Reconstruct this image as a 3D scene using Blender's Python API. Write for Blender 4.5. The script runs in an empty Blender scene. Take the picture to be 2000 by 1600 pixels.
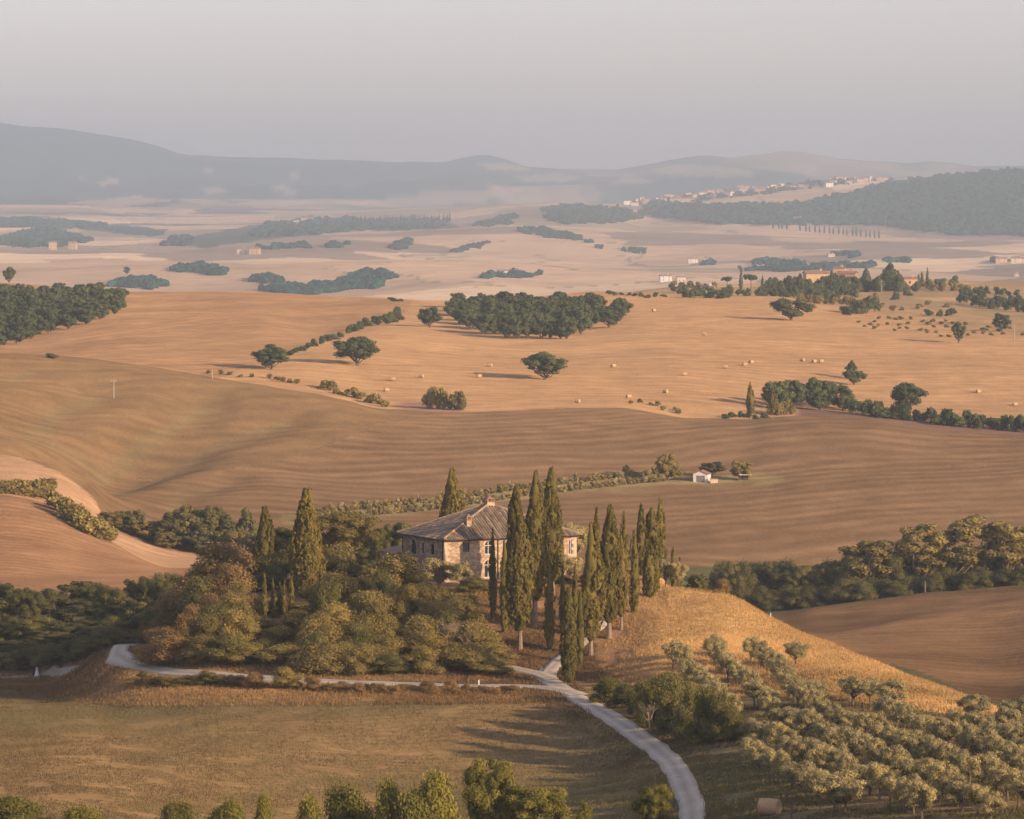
import bpy, math, random
import numpy as np
from mathutils import Vector, Matrix

# ------------------------------------------------------------------ camera, world, sun, exposure
F, V0, U0 = 8700.0, 380.0, 1000.0          # focal length (px of a 2000 px wide frame), eye-level row, middle column
SC = bpy.context.scene
COL = SC.collection
cam_d = bpy.data.cameras.new('camera'); cam = bpy.data.objects.new('camera', cam_d); COL.objects.link(cam)
cam_d.sensor_width = 36.0; cam_d.lens = 36.0 * F / 2000.0
cam_d.shift_y = -(800.0 - V0) / 2000.0
cam_d.clip_start = 1.0; cam_d.clip_end = 60000.0
cam.location = (0, 0, 0); cam.rotation_euler = (math.radians(90), 0, 0)
SC.camera = cam

SUN_AZ, SUN_EL = math.radians(52), math.radians(15)    # azimuth measured from 'behind the camera' towards the right
S = Vector((math.sin(SUN_AZ) * math.cos(SUN_EL), -math.cos(SUN_AZ) * math.cos(SUN_EL), math.sin(SUN_EL)))
W = bpy.data.worlds.new('World'); SC.world = W; W.use_nodes = True
wn = W.node_tree; wn.nodes.clear()
sky = wn.nodes.new('ShaderNodeTexSky'); sky.sky_type = 'NISHITA'; sky.sun_disc = False
sky.sun_elevation = SUN_EL; sky.sun_rotation = math.atan2(S.x, S.y)
sky.altitude = 300; sky.air_density = 1.0; sky.dust_density = 1.5; sky.ozone_density = 2.5
bgn = wn.nodes.new('ShaderNodeBackground'); bgn.inputs['Strength'].default_value = 0.15
hsv = wn.nodes.new('ShaderNodeHueSaturation'); hsv.inputs['Saturation'].default_value = 0.7
tintn = wn.nodes.new('ShaderNodeVectorMath'); tintn.operation = 'MULTIPLY'; tintn.inputs[1].default_value = (1.14, 0.965, 1.04)   # pinkish tint multiplied into the whole sky colour
out = wn.nodes.new('ShaderNodeOutputWorld')
wn.links.new(sky.outputs[0], hsv.inputs['Color']); wn.links.new(hsv.outputs[0], tintn.inputs[0]); wn.links.new(tintn.outputs[0], bgn.inputs[0]); wn.links.new(bgn.outputs[0], out.inputs[0])
sun_d = bpy.data.lights.new('sun', 'SUN'); sun = bpy.data.objects.new('sun', sun_d); COL.objects.link(sun)
sun_d.energy = 4.4; sun_d.angle = math.radians(0.9); sun_d.color = (1.0, 0.72, 0.45)
sun.rotation_euler = S.to_track_quat('Z', 'Y').to_euler()
SC.view_settings.view_transform = 'Standard'; SC.view_settings.look = 'None'
SC.view_settings.exposure = 0.5; SC.view_settings.gamma = 1.0; SC.view_settings.use_curve_mapping = False
SC.render.engine = 'CYCLES'
cy = SC.cycles
cy.use_denoising = True; cy.denoising_input_passes = 'RGB_ALBEDO_NORMAL'; cy.denoising_prefilter = 'NONE'
try: cy.denoiser = 'OPENIMAGEDENOISE'
except Exception: pass
cy.max_bounces = 5; cy.diffuse_bounces = 3; cy.glossy_bounces = 2; cy.transmission_bounces = 3
cy.volume_bounces = 3; cy.transparent_max_bounces = 8; cy.use_adaptive_sampling = True; cy.adaptive_threshold = 0.008
cy.sample_clamp_indirect = 4.0

HAZE_D, HAZE_C, HAZE_G = 0.000090, (0.87, 0.975, 1.0), 0.5
RNG = np.random.default_rng(7)
random.seed(7)

# ------------------------------------------------------------------ numeric helpers
def pchip_slopes(x, y):
    h = np.diff(x); d = np.diff(y) / h
    m = np.zeros_like(y)
    if len(x) == 2:
        m[:] = d[0]; return m
    for i in range(1, len(x) - 1):
        if d[i-1] * d[i] > 0:
            w1 = 2*h[i] + h[i-1]; w2 = h[i] + 2*h[i-1]
            m[i] = (w1 + w2) / (w1 / d[i-1] + w2 / d[i])
    m[0], m[-1] = d[0], d[-1]
    return m

def pchip(x, y, q):
    x = np.asarray(x, float); y = np.asarray(y, float); q = np.clip(np.asarray(q, float), x[0], x[-1])
    m = pchip_slopes(x, y)
    i = np.clip(np.searchsorted(x, q, side='right') - 1, 0, len(x) - 2)
    h = x[i+1] - x[i]; t = (q - x[i]) / h
    return ((2*t**3 - 3*t**2 + 1)*y[i] + (t**3 - 2*t**2 + t)*h*m[i] + (-2*t**3 + 3*t**2)*y[i+1] + (t**3 - t**2)*h*m[i+1])

def _hash(ix, iy, seed):
    n = (ix.astype(np.int64) * 374761393 + iy.astype(np.int64) * 668265263 + seed * 1442695041) & 0x7fffffff
    n = ((n ^ (n >> 13)) * 1274126177) & 0x7fffffff
    return ((n ^ (n >> 16)) & 0xffff) / 65535.0

def vnoise(x, y, seed=0):
    x = np.asarray(x, float); y = np.asarray(y, float)
    ix = np.floor(x); iy = np.floor(y); fx = x - ix; fy = y - iy
    fx = fx*fx*(3 - 2*fx); fy = fy*fy*(3 - 2*fy)
    a = _hash(ix, iy, seed); b = _hash(ix+1, iy, seed); c = _hash(ix, iy+1, seed); d = _hash(ix+1, iy+1, seed)
    return (a*(1-fx) + b*fx)*(1-fy) + (c*(1-fx) + d*fx)*fy       # 0..1

def fbm(x, y, seed=0, octs=4):
    s = 0; a = 0.5; t = 0
    for k in range(octs):
        s = s + a*vnoise(x*2**k, y*2**k, seed + 17*k); t += a; a *= 0.5
    return s / t

def sstep(a, b, x):
    t = np.clip((np.asarray(x, float) - a) / (b - a), 0, 1)
    return t*t*(3 - 2*t)

def lin(r, g, b):
    f = lambda c: c/12.92 if c <= 0.04045 else ((c + 0.055)/1.055)**2.4
    return np.array([f(r/255), f(g/255), f(b/255)])

def inpoly(u, v, poly):
    u = np.asarray(u); v = np.asarray(v); r = np.zeros(u.shape, bool); n = len(poly)
    for i in range(n):
        x1, y1 = poly[i]; x2, y2 = poly[(i+1) % n]
        if y1 == y2: continue
        c = ((y1 > v) != (y2 > v)) & (u < (x2 - x1)*(v - y1)/(y2 - y1) + x1)
        r ^= c
    return r

# ------------------------------------------------------------------ materials
MATS = {}
def new_mat(name):
    m = bpy.data.materials.new(name); m.use_nodes = True; m.node_tree.nodes.clear(); MATS[name] = m
    return m, m.node_tree.nodes, m.node_tree.links

def math_node(N, L, op, a, b=None, c=None):
    n = N.new('ShaderNodeMath'); n.operation = op
    for i, x in enumerate((a, b, c)):
        if x is None: continue
        if isinstance(x, (int, float)): n.inputs[i].default_value = x
        else: L.new(x, n.inputs[i])
    return n.outputs[0]

def scale_col(N, L, col, fac):
    n = N.new('ShaderNodeVectorMath'); n.operation = 'SCALE'
    L.new(col, n.inputs[0]); L.new(fac, n.inputs['Scale']); return n.outputs[0]

def ground_mat(name, fine=1.3, mid=0.12, bump=0.35, streak=0.5):
    m, N, L = new_mat(name)
    o = N.new('ShaderNodeOutputMaterial'); b = N.new('ShaderNodeBsdfDiffuse'); b.inputs['Roughness'].default_value = 0.8
    at = N.new('ShaderNodeAttribute'); at.attribute_name = 'base'
    rc = N.new('ShaderNodeAttribute'); rc.attribute_name = 'rc'
    am = N.new('ShaderNodeAttribute'); am.attribute_name = 'amp'
    geo = N.new('ShaderNodeNewGeometry')
    def noise(vec, sc, det, rough=0.6):
        n = N.new('ShaderNodeTexNoise'); n.inputs['Scale'].default_value = sc; n.inputs['Detail'].default_value = det
        n.inputs['Roughness'].default_value = rough; L.new(vec, n.inputs['Vector']); return n.outputs['Fac']
    nf = noise(geo.outputs['Position'], fine, 4, 0.7)
    nm = noise(geo.outputs['Position'], mid, 4, 0.6)
    ns = noise(rc.outputs['Vector'], 1.0, 5, 0.7)
    ns2 = noise(rc.outputs['Vector'], 0.21, 2, 0.5)
    f = math_node(N, L, 'MULTIPLY_ADD', nf, 0.75, 0.625)
    f2 = math_node(N, L, 'MULTIPLY_ADD', nm, 0.9, 0.55)
    s1 = math_node(N, L, 'SUBTRACT', ns, 0.5)
    s2 = math_node(N, L, 'SUBTRACT', ns2, 0.5)
    s12 = math_node(N, L, 'ADD', s1, s2)
    sx = N.new('ShaderNodeSeparateXYZ'); L.new(rc.outputs['Vector'], sx.inputs[0])
    ph = math_node(N, L, 'ADD', math_node(N, L, 'MULTIPLY', sx.outputs[0], 9.0), math_node(N, L, 'MULTIPLY', ns2, 14.0))
    wv = math_node(N, L, 'SINE', ph)
    s12 = math_node(N, L, 'ADD', s12, math_node(N, L, 'MULTIPLY', math_node(N, L, 'MULTIPLY', wv, 0.135), math_node(N, L, 'MULTIPLY', ns, 2.0)))
    s3 = math_node(N, L, 'MULTIPLY', s12, am.outputs['Fac'])
    s4 = math_node(N, L, 'MULTIPLY_ADD', s3, streak*2.0, 1.0)
    t = math_node(N, L, 'MULTIPLY', f, f2)
    t = math_node(N, L, 'MULTIPLY', t, s4)
    t = math_node(N, L, 'MAXIMUM', t, 0.15)
    c = scale_col(N, L, at.outputs['Color'], t)
    L.new(c, b.inputs['Color'])
    bp = N.new('ShaderNodeBump'); bp.inputs['Strength'].default_value = bump; bp.inputs['Distance'].default_value = 0.5
    h = math_node(N, L, 'ADD', nf, s3)
    L.new(h, bp.inputs['Height']); L.new(bp.outputs[0], b.inputs['Normal'])
    L.new(b.outputs[0], o.inputs[0])
    return m

def leaf_mat(name, col, var=0.35, hue=(1.25, 1.05, 0.7), trans=0.25):
    """foliage: random tone per tree and per leaf clump; a share of the leaves drier"""
    m, N, L = new_mat(name)
    o = N.new('ShaderNodeOutputMaterial'); d = N.new('ShaderNodeBsdfDiffuse'); tr = N.new('ShaderNodeBsdfTranslucent')
    mx = N.new('ShaderNodeMixShader'); mx.inputs[0].default_value = trans
    at = N.new('ShaderNodeAttribute'); at.attribute_name = 'tint'
    oi = N.new('ShaderNodeObjectInfo')
    a = N.new('ShaderNodeMix'); a.data_type = 'RGBA'
    a.inputs[6].default_value = (*col, 1); a.inputs[7].default_value = (col[0]*hue[0], col[1]*hue[1], col[2]*hue[2], 1)
    f = math_node(N, L, 'MULTIPLY_ADD', oi.outputs['Random'], 0.5, 0.0)
    f = math_node(N, L, 'ADD', f, math_node(N, L, 'MULTIPLY', at.outputs['Fac'], 0.6))
    L.new(f, a.inputs[0])
    k = math_node(N, L, 'MULTIPLY_ADD', oi.outputs['Random'], var, 1 - var/2)
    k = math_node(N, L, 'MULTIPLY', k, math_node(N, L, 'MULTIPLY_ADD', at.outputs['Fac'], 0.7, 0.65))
    c = scale_col(N, L, a.outputs[2], k)
    L.new(c, d.inputs[0]); L.new(c, tr.inputs[0])
    L.new(d.outputs[0], mx.inputs[1]); L.new(tr.outputs[0], mx.inputs[2]); L.new(mx.outputs[0], o.inputs[0])
    return m

def rough_mat(name, col, col2=None, scale=3.0, rough=0.9, bump=0.2, detail=4, metal=0.0):
    m, N, L = new_mat(name)
    o = N.new('ShaderNodeOutputMaterial'); b = N.new('ShaderNodeBsdfPrincipled')
    b.inputs['Roughness'].default_value = rough; b.inputs['Metallic'].default_value = metal
    b.inputs['Specular IOR Level'].default_value = 0.2
    tc = N.new('ShaderNodeTexCoord'); n = N.new('ShaderNodeTexNoise'); n.inputs['Scale'].default_value = scale; n.inputs['Detail'].default_value = detail
    L.new(tc.outputs['Object'], n.inputs['Vector'])
    a = N.new('ShaderNodeMix'); a.data_type = 'RGBA'
    c2 = col2 if col2 is not None else tuple(x*0.6 for x in col)
    a.inputs[6].default_value = (*c2, 1); a.inputs[7].default_value = (*col, 1)
    r = N.new('ShaderNodeMapRange'); r.inputs[1].default_value = 0.3; r.inputs[2].default_value = 0.7
    L.new(n.outputs['Fac'], r.inputs[0]); L.new(r.outputs[0], a.inputs[0]); L.new(a.outputs[2], b.inputs['Base Color'])
    bp = N.new('ShaderNodeBump'); bp.inputs['Strength'].default_value = bump; bp.inputs['Distance'].default_value = 0.05
    L.new(n.outputs['Fac'], bp.inputs['Height']); L.new(bp.outputs[0], b.inputs['Normal'])
    L.new(b.outputs[0], o.inputs[0])
    return m

# ------------------------------------------------------------------ terrain: cross-country lines of known distance, joined smoothly
def zv(z, y): return V0 - z*F/y
LN = [
 # out of frame, under the viewpoint
 [(0, 2120, 30)], [(0, 2700, 100)], [(0, 2560, 210), (2000, 2500, 205), (3000, 2200, 200)],
 # 3 bottom edge of the frame
 [(-1200,1600,405),(0,1600,402),(500,1600,424),(800,1600,432),(1000,1600,430),(1200,1600,418),(1350,1600,403),(1505,1600,385),(2000,1600,360),(2500,1520,350),(4000,1420,340)],
 # 4 meadow
 [(-1200,1480,462),(0,1480,458),(500,1480,474),(800,1480,482),(1100,1480,480),(1300,1480,462),(1500,1490,438),(2000,1500,405),(2500,1440,390),(4000,1350,380)],
 # 5 top of the meadow
 [(-1200,1400,570),(0,1345,600),(150,1368,548),(300,1378,525),(500,1375,515),(900,1372,511),(1050,1368,513),(1200,1400,496),(1300,1420,483),(1450,1415,476),(1600,1405,468),(2000,1440,438),(2500,1400,415),(4000,1310,410)],
 # 6 side road and junction
 [(-1200,1330,660),(0,1326,640),(72,1320,648),(150,1308,606),(220,1288,570),(300,1317,549),(450,1333,536),(700,1337,531),(900,1341,529),(1040,1340,530),(1100,1331,533),(1200,1335,526),(1300,1330,520),(1450,1345,512),(1600,1352,500),(1800,1378,484),(2000,1412,464),(2500,1390,440),(4000,1290,440)],
 # 7 rounding up to the knoll
 [(-1200,1300,690),(0,1290,668),(150,1280,640),(230,1262,582),(300,1270,572),(400,1240,566),(600,1225,562),(900,1240,560),(1050,1228,562),(1200,1228,562),(1300,1205,566),(1400,1215,560),(1500,1245,551),(1600,1285,534),(1800,1345,505),(2000,1402,474),(2500,1384,450),(4000,1280,450)],
 # 8 crest of the knoll and its golden spur
 [(-1200,1255,720),(0,1258,692),(150,1262,672),(230,1262,600),(300,1255,590),(400,1190,588),(500,1160,588),(700,1148,588),(900,1146,588),(1200,1144,588),(1260,1146,589),(1300,1149,590),(1400,1158,586),(1450,1176,582),(1500,1205,574),(1600,1250,555),(1700,1290,536),(1800,1329,517),(1900,1363,500),(2000,1397,482),(2500,1380,460),(4000,1275,460)],
 # 9 back of the plateau
 [(-1200,1225,745),(0,1225,715),(150,1232,695),(230,1290,640),(300,1262,625),(400,1180,622),(500,1125,622),(700,1107,622),(1200,1107,622),(1280,1114,620),(1320,1165,616),(1400,1180,610),(1500,1225,596),(1600,1272,575),(1800,1350,536),(2000,1418,500),(2500,1400,475),(4000,1280,475)],
 # 10 hollow behind the knoll
 [(-1200,1190,760),(0,1195,735),(300,1235,700),(700,1225,690),(1200,1225,690),(1400,1240,690),(1500,1290,660),(1600,1310,650),(1800,1370,630),(2000,1455,600),(2500,1440,560)],
 # 11 right: foot of the brown swells; left: foot of the brown hill
 [(-1200,1160,775),(0,1165,752),(300,1170,745),(700,1180,750),(1200,1180,750),(1450,1225,735),(1600,1268,705),(1800,1318,680),(2000,1385,650),(2500,1400,600)],
 # 12 right: nearer swell; left: lower brown hill
 [(-1200,1120,800),(0,1120,790),(200,1128,790),(340,1122,795),(500,1110,800),(1000,1140,800),(1300,1150,800),(1450,1222,775),(1570,1238,750),(1800,1201,770),(2000,1167,790),(2500,1120,800)],
 # 13 dip between the two swells
 [(-1200,1055,835),(0,1058,832),(200,1090,830),(340,1115,815),(500,1105,830),(1000,1132,830),(1300,1142,830),(1450,1214,815),(1600,1234,785),(1800,1204,802),(2000,1172,815),(2500,1125,825)],
 # 14 further swell; crest of the brown hill
 [(-1200,950,900),(0,962,890),(100,985,885),(200,1048,870),(340,1109,852),(500,1100,860),(1000,1125,860),(1300,1140,860),(1450,1205,856),(1500,1203,852),(1600,1184,860),(1800,1160,868),(2000,1146,874),(2500,1110,880)],
 # 15 just behind
 [(-1200,952,915),(0,963,905),(100,987,900),(200,1050,885),(340,1107,870),(500,1098,880),(1000,1118,890),(1300,1130,890),(1450,1192,905),(1700,1186,915),(2000,1180,925),(2500,1150,930)],
 # 16 top of the pale strip; right: field foot
 [(-1200,880,1000),(0,893,985),(100,920,970),(180,975,955),(215,1026,942),(260,1048,936),(340,1074,930),(500,1086,930),(700,1080,930),(1000,1090,930),(1300,1112,940),(1450,1112,955),(1700,1105,965),(2000,1100,975)],
 # 17 big field
 [(-1200,865,1030),(0,880,1012),(150,908,1010),(300,985,1002),(500,1020,998),(1000,1030,1000),(1400,1022,1008),(2000,1015,1020)],
 # 18 big field, upper
 [(-1200,800,1100),(0,815,1090),(200,852,1090),(400,895,1090),(700,930,1090),(1000,936,1090),(1400,930,1095),(1700,915,1100),(2000,905,1105)],
 # 19 its crest
 [(-1200,690,1260),(0,693,1250),(200,705,1250),(450,741,1240),(620,770,1230),(760,801,1225),(900,808,1225),(1000,806,1225),(1200,800,1238),(1350,821,1235),(1450,822,1235),(1550,816,1235),(1700,821,1230),(1850,846,1220),(2000,857,1215),(2500,870,1210)],
 # 20 behind the crest
 [(-1200,712,1295),(0,707,1290),(200,716,1290),(450,752,1275),(620,772,1262),(760,799,1248),(900,803,1245),(1000,799,1250),(1200,795,1260),(1350,822,1262),(1550,819,1268),(1700,829,1262),(1850,851,1252),(2000,861,1248),(2500,876,1240)],
 # 21 lower stubble
 [(-1200,705,1400),(0,698,1390),(200,700,1380),(450,724,1340),(600,748,1310),(760,775,1295),(1000,770,1310),(1300,776,1310),(1560,793,1325),(1700,806,1315),(2000,836,1295),(2500,850,1280)],
 # 22 middle stubble
 [(-1200,680,1560),(0,674,1560),(250,646,1590),(400,668,1510),(530,697,1420),(700,690,1435),(1000,695,1470),(1300,692,1480),(1600,702,1480),(2000,718,1465),(2500,730,1450)],
 # 23 upper stubble
 [(-1200,612,1750),(0,606,1750),(250,596,1790),(500,612,1730),(640,652,1620),(760,628,1690),(900,642,1650),(1050,668,1560),(1150,655,1600),(1250,625,1690),(1500,622,1700),(1800,650,1620),(2000,662,1590),(2500,690,1550)],
 # 24 skyline of the stubble hill
 [(-1200,550,2080),(0,553,2060),(250,571,2000),(500,574,2000),(700,581,1950),(860,590,1900),(1000,585,1930),(1200,571,2000),(1300,573,2000),(1500,578,1980),(1620,592,1920),(1800,606,1850),(2000,622,1800),(2500,640,1780)],
 # 25 behind it
 [(-1200,585,2300),(500,600,2300),(860,612,2300),(1100,590,2220),(1250,579,2150),(1400,574,2100),(1600,583,2060),(1800,590,2030),(2000,598,2020),(2500,610,2000)],
 # 26 hill of the farm
 [(-1200,630,2700),(800,640,2700),(1100,606,2450),(1250,566,2380),(1350,557,2350),(1500,552,2350),(1650,546,2350),(1750,542,2350),(1850,546,2350),(2000,550,2360),(2500,552,2380)],
 # 27 hidden drop to the wide valley
 [(0, 690, 2800)],
 # 28.. wide valley
 [(-1200,612,3700),(0,610,3700),(1000,614,3700),(2000,600,3700)],
 [(-1200,572,4500),(0,575,4500),(400,578,4500),(700,572,4500),(900,566,4500),(1100,575,4500),(1400,562,4500),(2000,550,4500)],
 [(-1200,530,5300),(0,532,5300),(400,530,5300),(800,528,5300),(1200,536,5300),(1600,524,5300),(2000,520,5300)],
 [(-1200,500,6400),(0,500,6400),(500,496,6400),(900,492,6400),(1200,500,6400),(1600,490,6400),(2000,486,6400)],
 [(-1200,462,7600),(0,466,7600),(250,476,7600),(600,462,7600),(850,455,7600),(1060,448,7600),(1250,455,7600),(1450,456,7600),(1700,462,7600),(2000,462,7600)],
 [(-1200,430,9200),(0,436,9200),(200,440,9200),(450,448,9200),(640,435,9200),(850,430,9200),(980,420,9000),(1070,412,8600),(1160,414,8600),(1260,424,8800),(1400,404,9000),(1550,392,9000),(1750,385,8800),(2000,380,8600)],
 [(-1200,405,11000),(0,412,11000),(400,425,11000),(800,412,11000),(1000,404,10800),(1200,400,10400),(1300,390,10200),(1500,372,10200),(1600,362,10200),(1750,350,10000),(1850,342,9800),(2000,334,9600),(2500,330,9600)],
 # hollow before the mountains
 [(-1200,400,12500),(0,400,12500),(600,410,12500),(1000,402,12500),(1300,402,12500),(1700,372,12500),(2000,372,12500)],
 [(-1200,330,15500),(0,345,15500),(300,355,15500),(700,365,15500),(900,360,15500),(1100,368,15500),(1300,355,15500),(1450,335,15200),(1600,340,15500),(2000,350,15500)],
 # skyline
 [(-1200,240,18500),(-300,228,18500),(0,240,18500),(60,249,18500),(140,254,18500),(200,263,18500),(260,273,18500),(310,287,18500),(350,300,18500),(390,305,18500),(500,308,18500),(700,314,18500),(860,318,18300),(900,309,18200),(945,302,18200),(990,312,18200),(1030,326,18300),(1100,331,18500),(1200,331,18500),(1270,320,18500),(1380,303,18500),(1430,306,18500),(1480,301,18500),(1550,296,18500),(1600,303,18500),(1700,321,18500),(1800,328,18500),(2000,330,18500),(2500,325,18500)],
 [(0,400,22000)],
]
UC = np.concatenate([np.arange(-1200, -60, 30), np.arange(-60, 2060, 6), np.arange(2060, 4001, 30)]).astype(float)
LV = np.zeros((len(LN), len(UC))); LY = np.zeros_like(LV)
for i, ln in enumerate(LN):
    if len(ln) == 1: LV[i] = ln[0][1]; LY[i] = ln[0][2]
    else:
        us = [p[0] for p in ln]
        LV[i] = pchip(us, [p[1] for p in ln], UC); LY[i] = pchip(us, [p[2] for p in ln], UC)
for i in range(1, len(LN)): LY[i] = np.maximum(LY[i], LY[i-1]*1.004)
lnY = np.concatenate([np.linspace(math.log(30), math.log(300), 40)[:-1],
                      np.arange(math.log(300), math.log(2800), 0.0040),
                      np.arange(math.log(2800), math.log(12000), 0.006),
                      np.linspace(math.log(12000), math.log(22000), 60)])
YR = np.exp(lnY)
VG = np.zeros((len(UC), len(YR)))
for c in range(len(UC)):
    VG[c] = pchip(np.log(LY[:, c]), LV[:, c], lnY)
UU, YY = np.meshgrid(UC, YR, indexing='ij')
XX = (UU - U0)/F*YY
ZZ = -(VG - V0)/F*YY
# natural unevenness that grows with distance
ZZ += (fbm(XX/9, YY/9, 3) - .5)*0.5*sstep(350, 420, YY)*(1 - sstep(2600, 3200, YY))
ZZ += (fbm(XX/70, YY/70, 5) - .5)*3.0*sstep(700, 1000, YY)*(1 - sstep(2600, 3200, YY))
ZZ += (fbm(XX/560, YY/1000, 9, 4) - .5)*44*sstep(3600, 4600, YY)*(1 - sstep(9500, 12000, YY))
ZZ += (fbm(XX/1500, YY/2200, 12, 5) - .5)*260*sstep(12500, 14500, YY)*(1 - sstep(16500, 18200, YY))
ZZ += (fbm(XX/160, YY/400, 14, 3) - .5)*16*sstep(15000, 17000, YY)

def _grid(u, y):
    cu = np.interp(u, UC, np.arange(len(UC))); cr = np.interp(np.log(y), lnY, np.arange(len(lnY)))
    i = np.clip(cu.astype(int), 0, len(UC)-2); j = np.clip(cr.astype(int), 0, len(lnY)-2)
    a = cu - i; b = cr - j
    return i, j, a, b
def height(x, y):
    x = np.atleast_1d(np.asarray(x, float)); y = np.atleast_1d(np.asarray(y, float))
    i, j, a, b = _grid(U0 + x/y*F, y)
    return (ZZ[i,j]*(1-a) + ZZ[i+1,j]*a)*(1-b) + (ZZ[i,j+1]*(1-a) + ZZ[i+1,j+1]*a)*b
def h1(x, y): return float(height(x, y)[0])
VP = V0 - ZZ/YY*F
def hit(u, v, ymin=300.0, ymax=22000.0):
    """the place on the ground seen at column u, row v, not nearer than ymin"""
    cu = np.interp(u, UC, np.arange(len(UC))); i = min(int(cu), len(UC)-2); a = cu - i
    col = VP[i]*(1-a) + VP[i+1]*a
    j0 = int(np.searchsorted(YR, ymin)); j1 = int(np.searchsorted(YR, ymax))
    seg = col[j0:j1]; k = np.nonzero(seg <= v)[0]
    if len(k) == 0:
        y = float(YR[j0 + int(np.argmin(np.abs(seg - v)))])
    else:
        k = j0 + int(k[0])
        if k == j0: y = float(YR[k])
        else:
            t = (col[k-1] - v)/max(1e-6, col[k-1] - col[k]); y = float(YR[k-1]*(1-t) + YR[k]*t)
    x = (u - U0)/F*y
    return Vector((x, y, h1(x, y)))
SWALES = [([(400,770),(300,818),(205,850),(150,880),(140,905)], 9, 4.2), ([(180,750),(110,782),(60,820),(120,832),(205,850)], 10, 4.0), ([(20,730),(55,712)], 8, 2.0),
          ([(560,805),(400,850),(270,875),(150,888)], 7, 3.0), ([(330,880),(230,905),(170,905)], 12, 2.5), ([(440,925),(330,945),(345,965),(320,990)], 6, 2.2)]
def seg_dist(u, v, pts):
    d = np.full(u.shape, 1e9)
    for (x1, y1), (x2, y2) in zip(pts[:-1], pts[1:]):
        L2 = (x2-x1)**2 + (y2-y1)**2
        t = np.clip(((u-x1)*(x2-x1) + (v-y1)*(y2-y1))/L2, 0, 1)
        d = np.minimum(d, np.hypot(u - x1 - t*(x2-x1), v - y1 - t*(y2-y1)))
    return d
SW = []
for pts, w, dep in SWALES:
    P_ = [hit(a, b, 960) for a, b in pts]; SW.append(([(p.x, p.y/2.2) for p in P_], w, dep))
_j0, _j1 = np.searchsorted(YR, [980, 1300]); _sl = np.s_[:, _j0:_j1]
for wl, w, dep in SW:
    d = seg_dist(XX[_sl], YY[_sl]/2.2, wl)
    ZZ[_sl] -= dep*np.exp(-(d/(w*1.3))**2)*sstep(980, 1010, YY[_sl])*(1 - sstep(1200, 1235, YY[_sl]))
VP = V0 - ZZ/YY*F
def at_y(u, y):
    x = (u - U0)/F*y
    return Vector((x, y, h1(x, y)))
def lineY(i, u): return np.interp(u, UC, LY[i])

# ------------------------------------------------------------------ field colours (what grows or lies there)
STUB   = np.array((.375, .230, .112)); STUB2 = np.array((.31, .186, .092)); PLOUGH = np.array((.175, .110, .056))
PALE   = np.array((.35, .22, .125)); BROWN = np.array((.170, .102, .052)); DARKP = np.array((.165, .098, .068))
GOLD   = np.array((.56, .355, .140)); SCRUB = np.array((.24, .150, .075)); MEAD = np.array((.215, .143, .066))
GREEN  = np.array((.092, .090, .042)); EARTH = np.array((.25, .14, .075)); OLIVEG = np.array((.155, .128, .062))
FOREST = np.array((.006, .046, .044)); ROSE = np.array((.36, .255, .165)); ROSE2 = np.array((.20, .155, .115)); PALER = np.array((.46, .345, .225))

def mixc(c, m, col):
    m = np.clip(m, 0, 1)[..., None]; return c*(1-m) + col*m

def world_line(pts, ymin=300.):
    P = [hit(a, b, ymin) for a, b in pts]; return [(p.x, p.y) for p in P]

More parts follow.
